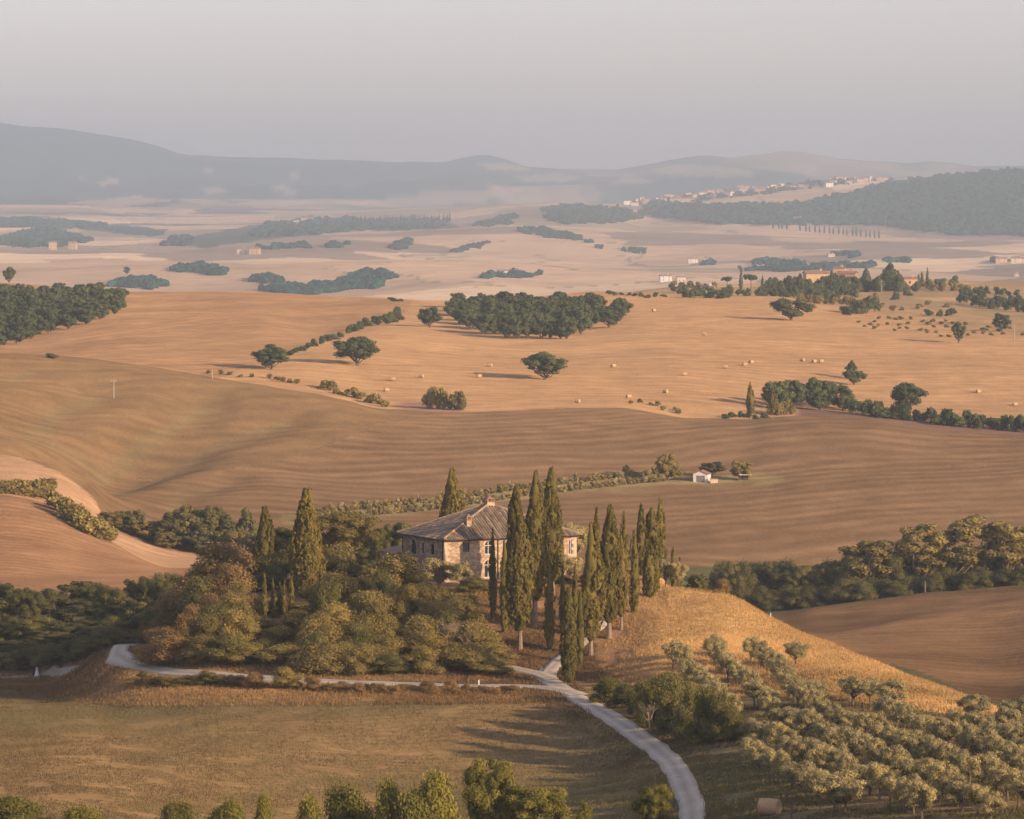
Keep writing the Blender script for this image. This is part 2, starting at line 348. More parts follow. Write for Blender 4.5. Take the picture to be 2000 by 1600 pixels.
def ground_colours(u, y, x, z):
    v = V0 - z/y*F
    n1 = fbm(x/26, y/40, 21); n2 = fbm(x/7, y/11, 22); n3 = fbm(x/60, y/110, 23)
    uj = u + (n2 - .5)*26
    def LYc(i): return lineY(i, u)*(1 + (n2 - .5)*0.010)
    base = np.zeros(u.shape + (3,)) + MEAD
    # meadow
    g = sstep(.44, .62, n1*.55 + n3*.45)
    band = np.exp(-((v - (1420 + .02*(u-500) - 60*np.sin(u/420.)))/38.)**2)*sstep(1100, 700, u)
    base = mixc(base, np.maximum(g*.55, band*.7*(0.4+n2)), GREEN)
    base = mixc(base, sstep(900, 1250, u)*sstep(1385, 1470, v)*.6, OLIVEG*1.15)
    base = mixc(base, sstep(1330, 1380, uj)*(y < lineY(6, u))*.75, OLIVEG*1.1)
    base = mixc(base, sstep(1500, 1640, uj)*(y < lineY(6, u))*.55*sstep(.4, .6, n1), SCRUB)
    base = mixc(base, sstep(200, 60, uj)*sstep(1420, 1345, v)*.7, OLIVEG)
    # bank below the side road and the knoll
    hill = sstep(0, 6, y - LYc(5))
    base = mixc(base, hill*sstep(1120, 1040, uj), np.array((.36,.205,.085)))
    knoll = sstep(0, 5, y - LYc(6))
    base = mixc(base, knoll, EARTH*(1.0))
    base = mixc(base, knoll*sstep(960, 900, uj), SCRUB)
    gold = knoll*sstep(1225, 1320, uj + (v-1200)*.15)
    base = mixc(base, gold, GOLD)
    base = mixc(base, gold*sstep(.5, .66, n2)*.45, SCRUB*1.2)
    grove = knoll*sstep(1290, 1330, u)*sstep(22, 36, v - np.interp(u, [1290,1380,1500,1600,1700,1800,2000,2300], [1262,1235,1268,1325,1345,1365,1412,1450]))
    base = mixc(base, grove*.9, np.array((.30,.185,.085)))
    base = mixc(base, knoll*sstep(1130,1180,uj)*sstep(1300,1240,uj)*.5, SCRUB)
    # hollow behind the knoll
    hol = sstep(0, 5, y - LYc(9))
    base = mixc(base, hol, GREEN*.8)
    # brown swells right, brown hill left
    br = sstep(0, 4, y - LYc(11))
    base = mixc(base, br, np.array((.25,.155,.08)))
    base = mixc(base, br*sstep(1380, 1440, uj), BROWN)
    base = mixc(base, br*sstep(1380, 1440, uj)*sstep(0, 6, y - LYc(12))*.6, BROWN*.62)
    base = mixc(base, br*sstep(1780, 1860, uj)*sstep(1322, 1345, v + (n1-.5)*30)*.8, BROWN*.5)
    base = mixc(base, br*sstep(1380, 1440, uj)*sstep(.5,.7,n1)*.4, BROWN*1.5)
    base = mixc(base, br*sstep(560, 500, uj), np.array((.235,.135,.070)))
    # verge of the swells, hedge ground
    hd = sstep(0, 4, y - LYc(14))
    base = mixc(base, hd*sstep(560, 620, u), GREEN)
    pale = sstep(-2, 3, y - LYc(14))*sstep(540, 510, u)
    base = mixc(base, pale, PALE)
    # big field
    bf = sstep(-2, 4, y - LYc(16))
    base = mixc(base, bf, PLOUGH)
    base = mixc(base, bf*sstep(.45,.6,n3)*.35, PLOUGH*1.25)
    left = bf*sstep(40, -60, (v - np.interp(u, [0, 200, 420, 700, 900], [960, 960, 935, 850, 800])) + (n1-.5)*60)*sstep(900, 760, u)
    base = mixc(base, left, np.array((.195,.126,.060)))
    for wl, w, dep in SW:
        d = seg_dist(x, y/2.2, wl)
        base = mixc(base, bf*(1 - sstep(w*.25, w*.9, d*2.2 + (n2-.5)*w*.6))*.45, np.array((.19,.150,.072)))
    d = seg_dist(x, y/2., [(a, b/2.) for a, b in world_line([(600,1012),(860,985),(1060,958),(1290,935),(1480,935)], 960)])
    base = mixc(base, bf*(1 - sstep(4, 7, d + (n2-.5)*5))*.8, np.array((.24,.19,.085)))
    # far side of the crest: stubble
    st = sstep(-3, 4, y - LYc(19))*np.where(u < 700, sstep(0, 12, y - LYc(19) - 14), 1)
    base = mixc(base, st, STUB)
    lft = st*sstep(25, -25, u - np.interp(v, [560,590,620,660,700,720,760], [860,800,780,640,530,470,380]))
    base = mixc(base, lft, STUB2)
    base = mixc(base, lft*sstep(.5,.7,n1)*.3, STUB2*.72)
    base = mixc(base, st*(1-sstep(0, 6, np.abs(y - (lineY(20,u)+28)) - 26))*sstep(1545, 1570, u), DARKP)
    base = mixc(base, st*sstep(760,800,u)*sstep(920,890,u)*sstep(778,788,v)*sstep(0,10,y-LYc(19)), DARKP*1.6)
    # scrubby ground round the farm on the hill
    fh = sstep(-6, 10, y - lineY(24, u)*(1 + (n2-.5)*.015))*sstep(1140, 1240, u)
    base = mixc(base, fh, np.array((.37,.245,.125)))
    base = mixc(base, fh*sstep(.42,.6,n1)*.7, np.array((.20,.155,.08)))
    sl = sstep(1560, 1640, u)*sstep(-20, 20, y - np.interp(u, [1560,1620,1700,1850,2000,2400], [1980,1900,1790,1690,1600,1500]))
    base = mixc(base, sl*st*sstep(.30,.5,n2*.6+n1*.4)*.75, np.array((.25,.18,.095)))
    # hidden slope to the valley
    base = mixc(base, sstep(0, 80, y - LYc(26)), np.array((.2,.16,.09)))
    # streaks left by the machines
    rc = np.zeros(u.shape + (3,)); amp = np.zeros(u.shape)
    def rows(mask, ang, across, along, a, warp=0.0, wsc=60., seed=31):
        ca, sa = math.cos(ang), math.sin(ang)
        w = (fbm(x/wsc, y/wsc, seed, 3) - .5)*warp
        p = (-x*sa + y*ca) + w; q = x*ca + y*sa
        m = mask > .5
        rc[m, 0] = (p/across)[m]; rc[m, 1] = (q/along)[m]; amp[m] = a
    rows(np.ones(u.shape), .25, 3.2, 16., .45, 8, 30.)
    rows(knoll*(y < lineY(9,u)), 1.2, 1.2, 5., .3)
    rows(br, -.12, 5.0, 16., .62, 26)
    rows(bf, .30, 15., 90., .75, 70, 110.)
    rows(left, .5, 14., 60., .45, 40)
    rows(st, .12, 14., 130., .42, 90, 200.)
    rows(lft, .85, 9., 30., .65, 25)
    rows(fh, .3, 8., 30., .3, 20)
    return base, rc, amp

def patch_colours(u, y, x, z):
    """the wide valley: a quilt of far fields and woods"""
    v = V0 - z/y*F
    wx = x + (fbm(x/300, y/500, 40) - .5)*420; wy = y + (fbm(x/300, y/500, 41) - .5)*900
    ca, sa = math.cos(.35), math.sin(.35)
    p = wx*ca + wy*sa*.5; q = (-wx*sa + wy*.5*ca)
    cx = np.floor(p/330); cyy = np.floor(q/270 + .5*_hash(cx, cx*0, 5))
    h = _hash(cx, cyy, 77); h2 = _hash(cx, cyy, 78)
    base = np.zeros(u.shape + (3,)) + ROSE
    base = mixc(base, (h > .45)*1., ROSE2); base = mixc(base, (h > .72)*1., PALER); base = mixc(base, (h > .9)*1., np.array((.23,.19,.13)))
    base = base*(0.9 + .2*h2)[..., None]
    ed = np.minimum(np.abs(p/330 - np.round(p/330)), np.abs(q/270 + .5*_hash(cx, cx*0, 5) - np.round(q/270 + .5*_hash(cx, cx*0, 5))))
    base = mixc(base, (ed < .022)*(h2 > .5)*.7, np.array((.10,.11,.07)))
    n = fbm(x/260, y/520, 44); n2 = fbm(x/90, y/160, 45)
    wood = np.zeros(u.shape)
    # forest on the hill at the right and on the lower slopes left
    f1 = inpoly(u + (n-.5)*70, v + (n2-.5)*16, [(1560,398),(1640,384),(1720,362),(1830,344),(2000,334),(2700,330),(2700,462),(2000,460),(1850,458),(1720,440),(1560,438),(1400,436),(1250,420),(1270,398),(1400,402)]) & (y > 6800)
    wood = np.maximum(wood, f1*1.)
    f2 = inpoly(u + (n-.5)*80, v + (n2-.5)*10, [(-900,425),(60,424),(200,436),(330,452),(300,460),(100,446),(-900,448)]) & (y > 6500)
    wood = np.maximum(wood, f2*1.)
    f3 = inpoly(u, v + (n2-.5)*10, [(330,474),(420,452),(560,432),(700,428),(880,434),(900,446),(700,452),(520,468),(400,484)]) & (y > 5500)
    wood = np.maximum(wood, f3*.8)
    f4 = (n > .62) & (y > 8800) & (u < 1250)
    wood = np.maximum(wood, f4*.8)
    for pts in ([(1640,418),(1700,410),(1810,410),(1800,418),(1690,422)], [(1205,416),(1240,402),(1290,396),(1300,404),(1250,414)]):
        wood *= 1 - inpoly(u, v, pts)*.9
    base = mixc(base, wood, FOREST)
    rc = np.zeros(u.shape + (3,)); rc[..., 0] = (-x*.2 + y)/70; rc[..., 1] = (x + .2*y)/220
    return base, rc, np.full(u.shape, .25)

def mountain_colours(u, y, x, z):
    v = V0 - z/y*F
    n = fbm(x/900, y/2500, 50, 5); n2 = fbm(x/300, y/800, 51)
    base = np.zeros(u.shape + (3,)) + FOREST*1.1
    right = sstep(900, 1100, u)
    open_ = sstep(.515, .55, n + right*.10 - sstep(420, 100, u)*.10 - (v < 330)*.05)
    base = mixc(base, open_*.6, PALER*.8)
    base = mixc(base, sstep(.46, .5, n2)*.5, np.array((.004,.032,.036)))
    vj = v + (n2 - .5)*9; uj = u + (n - .5)*60
    for P_ in ([(520,362),(550,360),(585,374),(560,378),(530,372)], [(385,368),(430,366),(448,376),(400,380)], [(180,352),(225,350),(245,358),(200,362)], [(395,330),(415,329),(415,333),(395,334)], [(140,345),(155,344),(155,350),(140,350)], [(560,342),(590,340),(592,346),(565,347)],
               [(700,398),(780,378),(900,372),(1000,366),(1040,376),(980,392),(860,402)], [(1000,352),(1060,340),(1120,344),(1080,356)], [(905,322),(960,316),(1020,330),(960,334)], [(1270,332),(1350,318),(1420,322),(1470,338),(1400,346),(1300,346)], [(1180,352),(1240,346),(1260,356),(1190,362)], [(120,395),(260,384),(330,392),(240,404)], [(430,400),(560,390),(640,396),(520,408)]):
        base = mixc(base, inpoly(uj + (vnoise(x/120, y/300, 5) - .5)*40, vj, P_)*.42, PALER)
    dk = inpoly(uj, vj, [(1210,334),(1290,318),(1380,302),(1440,308),(1490,328),(1560,344),(1480,344),(1420,326),(1340,322),(1260,336)])
    base = mixc(base, dk*.8, np.array((.008,.040,.036)))
    pale = inpoly(u, v, [(1400,318),(1440,306),(1560,300),(1700,325),(1720,345),(1560,340)])
    base = mixc(base, pale*.7, ROSE2)
    rc = np.zeros(u.shape + (3,)); rc[..., 0] = y/300; rc[..., 1] = x/300
    return base, rc, np.full(u.shape, .2)

def terrain_piece(name, label, j0, j1, colours, mat, i0=0, i1=None):
    i1 = i1 or len(UC)
    x = XX[i0:i1, j0:j1]; y = YY[i0:i1, j0:j1]; z = ZZ[i0:i1, j0:j1]; u = UU[i0:i1, j0:j1]
    nu, ny = x.shape
    co = np.stack([x, y, z], -1).reshape(-1, 3)
    idx = np.arange(nu*ny).reshape(nu, ny)
    q = np.stack([idx[:-1, :-1], idx[1:, :-1], idx[1:, 1:], idx[:-1, 1:]], -1).reshape(-1, 4)
    me = mesh_np(name, co, q)
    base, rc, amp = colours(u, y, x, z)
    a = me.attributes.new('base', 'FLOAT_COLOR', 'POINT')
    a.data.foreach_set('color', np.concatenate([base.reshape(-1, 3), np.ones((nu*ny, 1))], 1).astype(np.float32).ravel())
    a = me.attributes.new('rc', 'FLOAT_VECTOR', 'POINT'); a.data.foreach_set('vector', rc.reshape(-1, 3).astype(np.float32).ravel())
    a = me.attributes.new('amp', 'FLOAT', 'POINT'); a.data.foreach_set('value', amp.astype(np.float32).ravel())
    me.polygons.foreach_set('use_smooth', np.ones(len(q), bool))
    o = obj(name, me, mat)
    tag(o, label, None, kind='structure')
    return o

# ------------------------------------------------------------------ object helpers
def mesh_np(name, co, faces):
    """faces: (n,3) or (n,4) int array, or a list of such arrays"""
    if not isinstance(faces, list): faces = [faces]
    faces = [np.asarray(f, np.int32) for f in faces if len(f)]
    me = bpy.data.meshes.new(name)
    co = np.asarray(co, np.float32)
    me.vertices.add(len(co)); me.vertices.foreach_set('co', co.ravel())
    tot = np.concatenate([np.full(len(f), f.shape[1], np.int32) for f in faces])
    st = np.concatenate([[0], np.cumsum(tot)[:-1]]).astype(np.int32)
    li = np.concatenate([f.ravel() for f in faces])
    me.loops.add(len(li)); me.loops.foreach_set('vertex_index', li)
    me.polygons.add(len(tot)); me.polygons.foreach_set('loop_start', st); me.polygons.foreach_set('loop_total', tot)
    me.polygons.foreach_set('use_smooth', np.zeros(len(tot), bool))
    me.update(calc_edges=True)
    return me

def obj(name, me, mat=None, parent=None, loc=None, rot=None, scale=None):
    o = bpy.data.objects.new(name, me); COL.objects.link(o)
    if mat is not None and me is not None:
        mt = MATS[mat] if isinstance(mat, str) else mat
        if len(me.materials) == 0: me.materials.append(mt)
        elif me.materials[0] != mt:                       # shared mesh, another material
            o.material_slots[0].link = 'OBJECT'; o.material_slots[0].material = mt
    if parent is not None: o.parent = parent
    if loc is not None: o.location = loc
    if rot is not None: o.rotation_euler = rot
    if scale is not None: o.scale = scale
    return o

def tag(o, label=None, cat=None, group=None, kind=None):
    if label: o['label'] = label
    if cat: o['category'] = cat
    if group: o['group'] = group
    if kind: o['kind'] = kind
    return o

def thing(name, label, cat, loc=(0,0,0), rz=0.0, group=None, scale=None):
    o = bpy.data.objects.new(name, None); COL.objects.link(o)
    o.empty_display_size = 0.2
    o.location = loc; o.rotation_euler = (0, 0, rz)
    if scale is not None: o.scale = scale
    return tag(o, label, cat, group)

class MB:
    """collects simple solids into one mesh"""
    def __init__(s): s.v = []; s.q = []; s.t = []; s.n = 0
    def add(s, v, q=None, t=None):
        v = np.asarray(v, float)
        if q is not None and len(q): s.q.append(np.asarray(q, np.int64) + s.n)
        if t is not None and len(t): s.t.append(np.asarray(t, np.int64) + s.n)
        s.v.append(v); s.n += len(v); return s
    def box(s, lo, hi, M=None):
        x0,y0,z0 = lo; x1,y1,z1 = hi
        v = np.array([(x0,y0,z0),(x1,y0,z0),(x1,y1,z0),(x0,y1,z0),(x0,y0,z1),(x1,y0,z1),(x1,y1,z1),(x0,y1,z1)], float)
        if M is not None: v = v @ np.array(M.to_3x3()).T + np.array(M.translation)
        return s.add(v, [(0,3,2,1),(4,5,6,7),(0,1,5,4),(1,2,6,5),(2,3,7,6),(3,0,4,7)])
    def tube(s, pts, rad, n=6, cap=True):
        P = np.asarray(pts, float); R = np.broadcast_to(np.asarray(rad, float), (len(P),))
        T = np.gradient(P, axis=0); T /= np.linalg.norm(T, axis=1)[:, None] + 1e-9
        ref = np.where(np.abs(T[:, 2:3]) < .9, np.array([[0,0,1.]]), np.array([[1.,0,0]]))
        A = np.cross(T, ref); A /= np.linalg.norm(A, axis=1)[:, None] + 1e-9; B = np.cross(T, A)
        th = np.linspace(0, 2*np.pi, n, endpoint=False)
        V = (P[:, None] + R[:, None, None]*(np.cos(th)[None, :, None]*A[:, None] + np.sin(th)[None, :, None]*B[:, None])).reshape(-1, 3)
        k = np.arange(len(P)-1)[:, None]*n; j = np.arange(n)[None]; j2 = (j+1) % n
        q = np.stack([k+j, k+j2, k+n+j2, k+n+j], -1).reshape(-1, 4)
        t = []
        if cap:
            for base in (0, (len(P)-1)*n):
                t += [(base, base+i, base+i+1) for i in range(1, n-1)]
        return s.add(V, q, t)
    def prism(s, poly, axis_vec, origin, ex, ey):
        """extrude a convex polygon given in (ex,ey) from origin along axis_vec"""
        o = np.array(origin, float); ex = np.array(ex, float); ey = np.array(ey, float); a = np.array(axis_vec, float)
        P = np.array([o + p[0]*ex + p[1]*ey for p in poly]); n = len(P)
        V = np.concatenate([P, P + a])
        q = [(i, (i+1) % n, n+(i+1) % n, n+i) for i in range(n)]
        t = [(0, i, i+1) for i in range(1, n-1)] + [(n, n+i+1, n+i) for i in range(1, n-1)]
        return s.add(V, q, t)
    def mesh(s, name):
        fs = []
        if s.q: fs.append(np.concatenate(s.q))
        if s.t: fs.append(np.concatenate(s.t))
        return mesh_np(name, np.concatenate(s.v), fs)
    def build(s, name, mat, parent=None, smooth=False, **k):
        me = s.mesh(name)
        if smooth: me.polygons.foreach_set('use_smooth', np.ones(len(me.polygons), bool))
        return obj(name, me, mat, parent, **k)

def unit(v): return v/(np.linalg.norm(v, axis=-1, keepdims=True) + 1e-9)

def _ico():
    t = (1 + 5**.5)/2
    v = np.array([(-1,t,0),(1,t,0),(-1,-t,0),(1,-t,0),(0,-1,t),(0,1,t),(0,-1,-t),(0,1,-t),(t,0,-1),(t,0,1),(-t,0,-1),(-t,0,1)], float)
    f = [(0,11,5),(0,5,1),(0,1,7),(0,7,10),(0,10,11),(1,5,9),(5,11,4),(11,10,2),(10,7,6),(7,1,8),(3,9,4),(3,4,2),(3,2,6),(3,6,8),(3,8,9),(4,9,5),(2,4,11),(6,2,10),(8,6,7),(9,8,1)]
    v = list(unit(v)); out = []; cache = {}
    def mid(a, b):
        k = (min(a,b), max(a,b))
        if k not in cache: m = v[a] + v[b]; v.append(m/np.linalg.norm(m)); cache[k] = len(v)-1
        return cache[k]
    for a, b, c in f:
        x, y, z = mid(a,b), mid(b,c), mid(c,a); out += [(a,x,z),(b,y,x),(c,z,y),(x,y,z)]
    return np.array(v), np.array(out)
ICO_V, ICO_F = _ico()

def leaf_mesh(name, P, Nrm, size, aspect, tint, rng, up=0.0, cores=None):
    """diamond leaves at P facing Nrm; up>0 lays their long axis towards +z; cores: (centre, radius, squash) lumps inside"""
    n = len(P)
    size = np.broadcast_to(size, (n,))
    R = rng.normal(size=(n, 3)); R[:, 2] += up*3
    T = unit(R - (R*Nrm).sum(1)[:, None]*Nrm); B = np.cross(Nrm, T)
    a = (size*.5)[:, None]; b = (size*.5*aspect)[:, None]
    V = np.stack([P + T*a, P + B*b, P - T*a, P - B*b], 1).reshape(-1, 3)
    q = np.arange(4*n).reshape(n, 4)
    tv = np.repeat(tint, 4)
    fs = [q]; allv = [V]; tt = [tv]; off = 4*n
    if cores:
        cf = []
        for c, r, s in cores:
            lump = ICO_V*(1 + (rng.random((len(ICO_V), 1)) - .5)*.35)*np.array((r, r, r*s)) + c
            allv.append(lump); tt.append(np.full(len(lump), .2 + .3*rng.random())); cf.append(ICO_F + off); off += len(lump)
        fs.append(np.concatenate(cf))
    me = mesh_np(name, np.concatenate(allv), fs)
    me.polygons.foreach_set('use_smooth', np.ones(len(me.polygons), bool))
    at = me.attributes.new('tint', 'FLOAT', 'POINT'); at.data.foreach_set('value', np.concatenate(tt).astype(np.float32))
    return me

def clump_leaves(cs, rs, n_leaf, rng, sq=.85, out_w=1.1, shell=(.62, 1.06)):
    P, Nn, T = [], [], []
    tot = (np.array(rs)**2).sum()
    for c, r in zip(cs, rs):
        k = max(6, int(n_leaf*r*r/tot))
        d = unit(rng.normal(size=(k, 3))); d[:, 2] = np.where((d[:, 2] < -.35) & (rng.random(k) < .6), -d[:, 2], d[:, 2])
        rad = r*rng.uniform(shell[0], shell[1], k)
        P.append(c + d*rad[:, None]*np.array((1, 1, sq)))
        Nn.append(unit(d*out_w + rng.normal(size=(k, 3))*.40)); T.append(np.clip(rng.normal(.5, .08, k) + rng.normal(0, .17), 0, 1))
    return np.concatenate(P), np.concatenate(Nn), np.concatenate(T)

# ---- trees: each maker returns (crown mesh, wood mesh)
def make_broadleaf(name, seed, H, R, base=.3, nc=22, nl=3000, leaf=.45, gap=.85, flat=.8, core=.6, trunk_r=None, lean=0.0, shell=(.62, 1.06), up=0.0):
    rng = np.random.default_rng(seed)
    tr = trunk_r or H*.035
    zc = H*(base + (1-base)*.5); hz = H*(1-base)*.5
    cs, rs = [], []
    tries = 0
    while len(cs) < nc and tries < 4000:
        tries += 1
        d = unit(rng.normal(size=3)); k = rng.uniform(.35, 1)**.6
        c = np.array((d[0]*R*k, d[1]*R*k, d[2]*hz*k))*.78
        r = R*rng.uniform(.22, .40)*flat
        if any(np.linalg.norm((c - e)/np.array((1,1,1.))) < gap*.5*(r + s) for e, s in zip(cs, rs)): continue
        cs.append(c); rs.append(r)
    cs = [c + np.array((lean*(c[2]+hz), 0, zc)) for c in cs]
    P, N, T = clump_leaves(cs, rs, nl, rng, shell=shell)
    cores = [(c, r*core, .85) for c, r in zip(cs, rs)] if core > 0 else None
    crown = leaf_mesh(name + '_crown', P, N, leaf*rng.uniform(.7, 1.3, len(P)), .62, T, rng, up=up, cores=cores)
    mb = MB(); th = H*base
    mb.tube([(0,0,-.4),(0,0,th*.35),(lean*th*.4,.02*H,th)], [tr*1.35, tr, tr*.8], 7)
    for c in sorted(cs, key=lambda c: c[2])[:: max(1, len(cs)//9)]:
        b0 = np.array((lean*th*.4, .02*H, th*rng.uniform(.8, 1.0)))
        m = (b0 + c)/2 + rng.normal(size=3)*R*.06
        mb.tube([b0, m, c], [tr*.55, tr*.35, tr*.12], 5)
    return crown, mb.mesh(name + '_wood')

def make_shrub(name, seed, H, R, nc=14, nl=4000, leaf=.3, core=.62, aspect=.6, airy=0.0, sq=.9):
    rng = np.random.default_rng(seed); cs, rs = [], []
    for i in range(nc):
        a = rng.uniform(0, 6.28); k = rng.random()**.5; z = rng.random()
        r = rng.uniform(.24, .42)*min(R, H*.8)
        rr = max(0, R*(1 - .55*z*z) - r*.6)*k
        cs.append(np.array((math.cos(a)*rr, math.sin(a)*rr, r*.55 + z*(H - r*1.5)))); rs.append(r)
    P, N, T = clump_leaves(cs, rs, nl, rng, sq=sq, shell=(.55, 1.12 + airy))
    k = int(nl*.10)                                   # loose sprays standing out of the outline
    i = rng.integers(0, len(cs), k); d = unit(rng.normal(size=(k, 3)) + np.array((0, 0, .7)))
    P2 = np.array(cs)[i] + d*(np.array(rs)[i]*rng.uniform(1.0, 1.32, k))[:, None]
    P = np.concatenate([P, P2]); N = np.concatenate([N, unit(rng.normal(size=(k, 3)))]); T = np.concatenate([T, rng.uniform(.4, 1, k)])
    cores = [(c, r*core, .9) for c, r in zip(cs, rs)] if core > 0 else None
    crown = leaf_mesh(name + '_crown', P, N, leaf*rng.uniform(.5, 1.6, len(P)), aspect, T, rng, up=.45, cores=cores)
    mb = MB()
    for c in cs[:7]:
        mb.tube([(c[0]*.25, c[1]*.25, -.3), np.array((c[0]*.6, c[1]*.6, c[2]*.6)), c], [.07, .05, .02], 5)
    return crown, mb.mesh(name + '_wood')

def make_cypress(name, seed, H, Wd, foot=.12, nl=4200, leaf=.42, belly=.36):
    """H total height, Wd crown width, foot = bare trunk share; dense flame of upright sprays"""
    rng = np.random.default_rng(seed); pw = rng.uniform(1.5, 2.3)
    z0 = H*foot; hc = H - z0; R = Wd/2
    def prof(t):
        lo = np.clip(t/belly, 0, 1); lower = .62 + .38*np.sin(lo*np.pi/2)
        hi = np.clip((t - belly)/(1 - belly), 0, 1); upper = (1 - hi**pw)**.92
        return R*lower*upper*np.where(t < .03, .55 + t*15, 1)
    # lumpy sprays: overlapping upright tufts on the surface
    nt = max(40, int(nl/26)); tt = rng.random(nt)**1.02; ta = rng.uniform(0, 2*np.pi, nt)
    tr = prof(tt); lump = R*rng.uniform(.16, .34, nt)*(.35 + .65*tr/R)
    wob = (vnoise(np.cos(ta)*1.3 + 5 + seed, tt*7 + np.sin(ta), 3) - .5)*.45 + 1          # uneven flanks
    lx, ly = rng.normal(0, .015, 2)*hc                                                         # slight lean
    tc = np.stack([np.cos(ta)*(tr*wob - lump*.55) + lx*tt, np.sin(ta)*(tr*wob - lump*.55) + ly*tt, z0 + tt*hc], 1)
    k = 26; n = nt*k
    d = unit(rng.normal(size=(n, 3))); outw = np.repeat(np.stack([np.cos(ta), np.sin(ta), np.full(nt, .25)], 1), k, 0)
    d = unit(d + outw*.9)
    P = np.repeat(tc, k, 0) + d*np.repeat(lump, k)[:, None]*np.array((1, 1, 2.3))*rng.uniform(.7, 1.05, (n, 1))
    P[:, 2] = np.clip(P[:, 2], z0*.92, H + .15)
    N = unit(d*np.array((1, 1, .5)) + rng.normal(size=(n, 3))*.42)
    T = np.clip(np.repeat(rng.normal(.5, .2, nt), k) + rng.normal(0, .07, n), 0, 1)
    # leader
    m = 60; zz = rng.uniform(.9, 1.01, m); P2 = np.stack([rng.normal(0, .06*R, m), rng.normal(0, .06*R, m), z0 + zz*hc], 1)
    P = np.concatenate([P, P2]); N = np.concatenate([N, unit(rng.normal(size=(m, 3))*np.array((1,1,.2)))]); T = np.concatenate([T, np.full(m, .6)])
    me = leaf_mesh(name + '_crown', P, N, leaf*rng.uniform(.7, 1.35, len(P)), .5, T, rng, up=1.0,
                   cores=[(np.array((0, 0, z0 + hc*t)), float(prof(np.array(t)))*.80, hc*.13/max(.2, float(prof(np.array(t)))*.80)) for t in np.linspace(.06, .90, 10)])
    mb = MB(); r = max(.10, H*.017)
    mb.tube([(0,0,-.5),(0,0,.12*H*.3),(0,0,z0*.6),(0,0,z0 + hc*.25)], [r*1.5, r*1.1, r*.95, r*.8], 8)
    return me, mb.mesh(name + '_wood')

def make_bare(name, seed, H, spread=.5, levels=5, r0=.12):
    rng = np.random.default_rng(seed); mb = MB()
    def grow(p, d, L, r, lv):
        q = p + d*L; m = (p+q)/2 + rng.normal(size=3)*L*.05
        mb.tube([p, m, q], [r, r*.85, r*.66], 5 if lv < 2 else 3, cap=False)
        if lv >= levels: return
        for i in range(3 if lv else 4):
            nd = unit(d + rng.normal(size=3)*spread + np.array((0, 0, .25)))
            grow(p + (q-p)*rng.uniform(.6, 1.0), nd, L*rng.uniform(.55, .8), r*.62, lv+1)
    grow(np.array((0,0,-.3)), np.array((0,0,1.)), H*.30, r0, 0)
    return mb.mesh(name + '_wood')

def place_tree(name, label, cat, meshes, leafm, woodm, loc, rz=0., scale=(1,1,1), group=None):
    t = thing(name, label, cat, loc, rz, group, scale)
    if meshes[1] is not None: obj('trunk', meshes[1], woodm, t)
    if meshes[0] is not None: obj('crown', meshes[0], leafm, t)
    return t
def with_mat(me, mat):
    if len(me.materials) == 0: me.materials.append(MATS[mat])
    return me
def joined(meshes, leafm, woodm):
    """crown and wood in one mesh, for trees too far off to show their parts"""
    c, w = meshes
    nv = len(c.vertices); co = np.zeros(nv*3, np.float32); c.vertices.foreach_get('co', co)
    wv = len(w.vertices); wo = np.zeros(wv*3, np.float32); w.vertices.foreach_get('co', wo)
    fc = [[tuple(p.vertices) for p in m.polygons] for m in (c, w)]
    me = bpy.data.meshes.new(c.name.replace('_crown', ''))
    me.from_pydata(np.concatenate([co.reshape(-1,3), wo.reshape(-1,3)]).tolist(), [], fc[0] + [tuple(i+nv for i in f) for f in fc[1]])
    me.materials.append(MATS[leafm]); me.materials.append(MATS[woodm])
    mi = np.zeros(len(me.polygons), np.int32); mi[len(fc[0]):] = 1; me.polygons.foreach_set('material_index', mi)
    t = np.zeros(nv, np.float32); c.attributes['tint'].data.foreach_get('value', t)
    a = me.attributes.new('tint', 'FLOAT', 'POINT'); a.data.foreach_set('value', np.concatenate([t, np.full(wv, .5, np.float32)]))
    return me
_T = ['', '', 'twenty', 'thirty', 'forty', 'fifty', 'sixty', 'seventy', 'eighty', 'ninety']
ORD = ['first','second','third','fourth','fifth','sixth','seventh','eighth','ninth','tenth','eleventh','twelfth','thirteenth','fourteenth','fifteenth','sixteenth','seventeenth','eighteenth','nineteenth','twentieth']
for _i in range(21, 100): ORD.append((_T[_i//10] + '-' + ORD[_i % 10 - 1]) if _i % 10 else _T[_i//10][:-1] + 'ieth')
# ------------------------------------------------------------------ the land
ground_mat('field_soil', fine=1.1, mid=.10, bump=.4, streak=.55)
ground_mat('valley_soil', fine=.03, mid=.008, bump=.0, streak=.3)
ground_mat('mountain_soil', fine=.012, mid=.004, bump=.0, streak=.2)
J1 = int(np.searchsorted(YR, 2750)); J2 = int(np.searchsorted(YR, 12400))
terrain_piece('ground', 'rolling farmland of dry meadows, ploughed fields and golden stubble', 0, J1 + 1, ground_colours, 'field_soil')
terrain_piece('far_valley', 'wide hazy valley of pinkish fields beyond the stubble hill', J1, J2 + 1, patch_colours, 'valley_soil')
terrain_piece('mountains', 'blue hazy mountain range along the horizon', J2, len(YR), mountain_colours, 'mountain_soil')

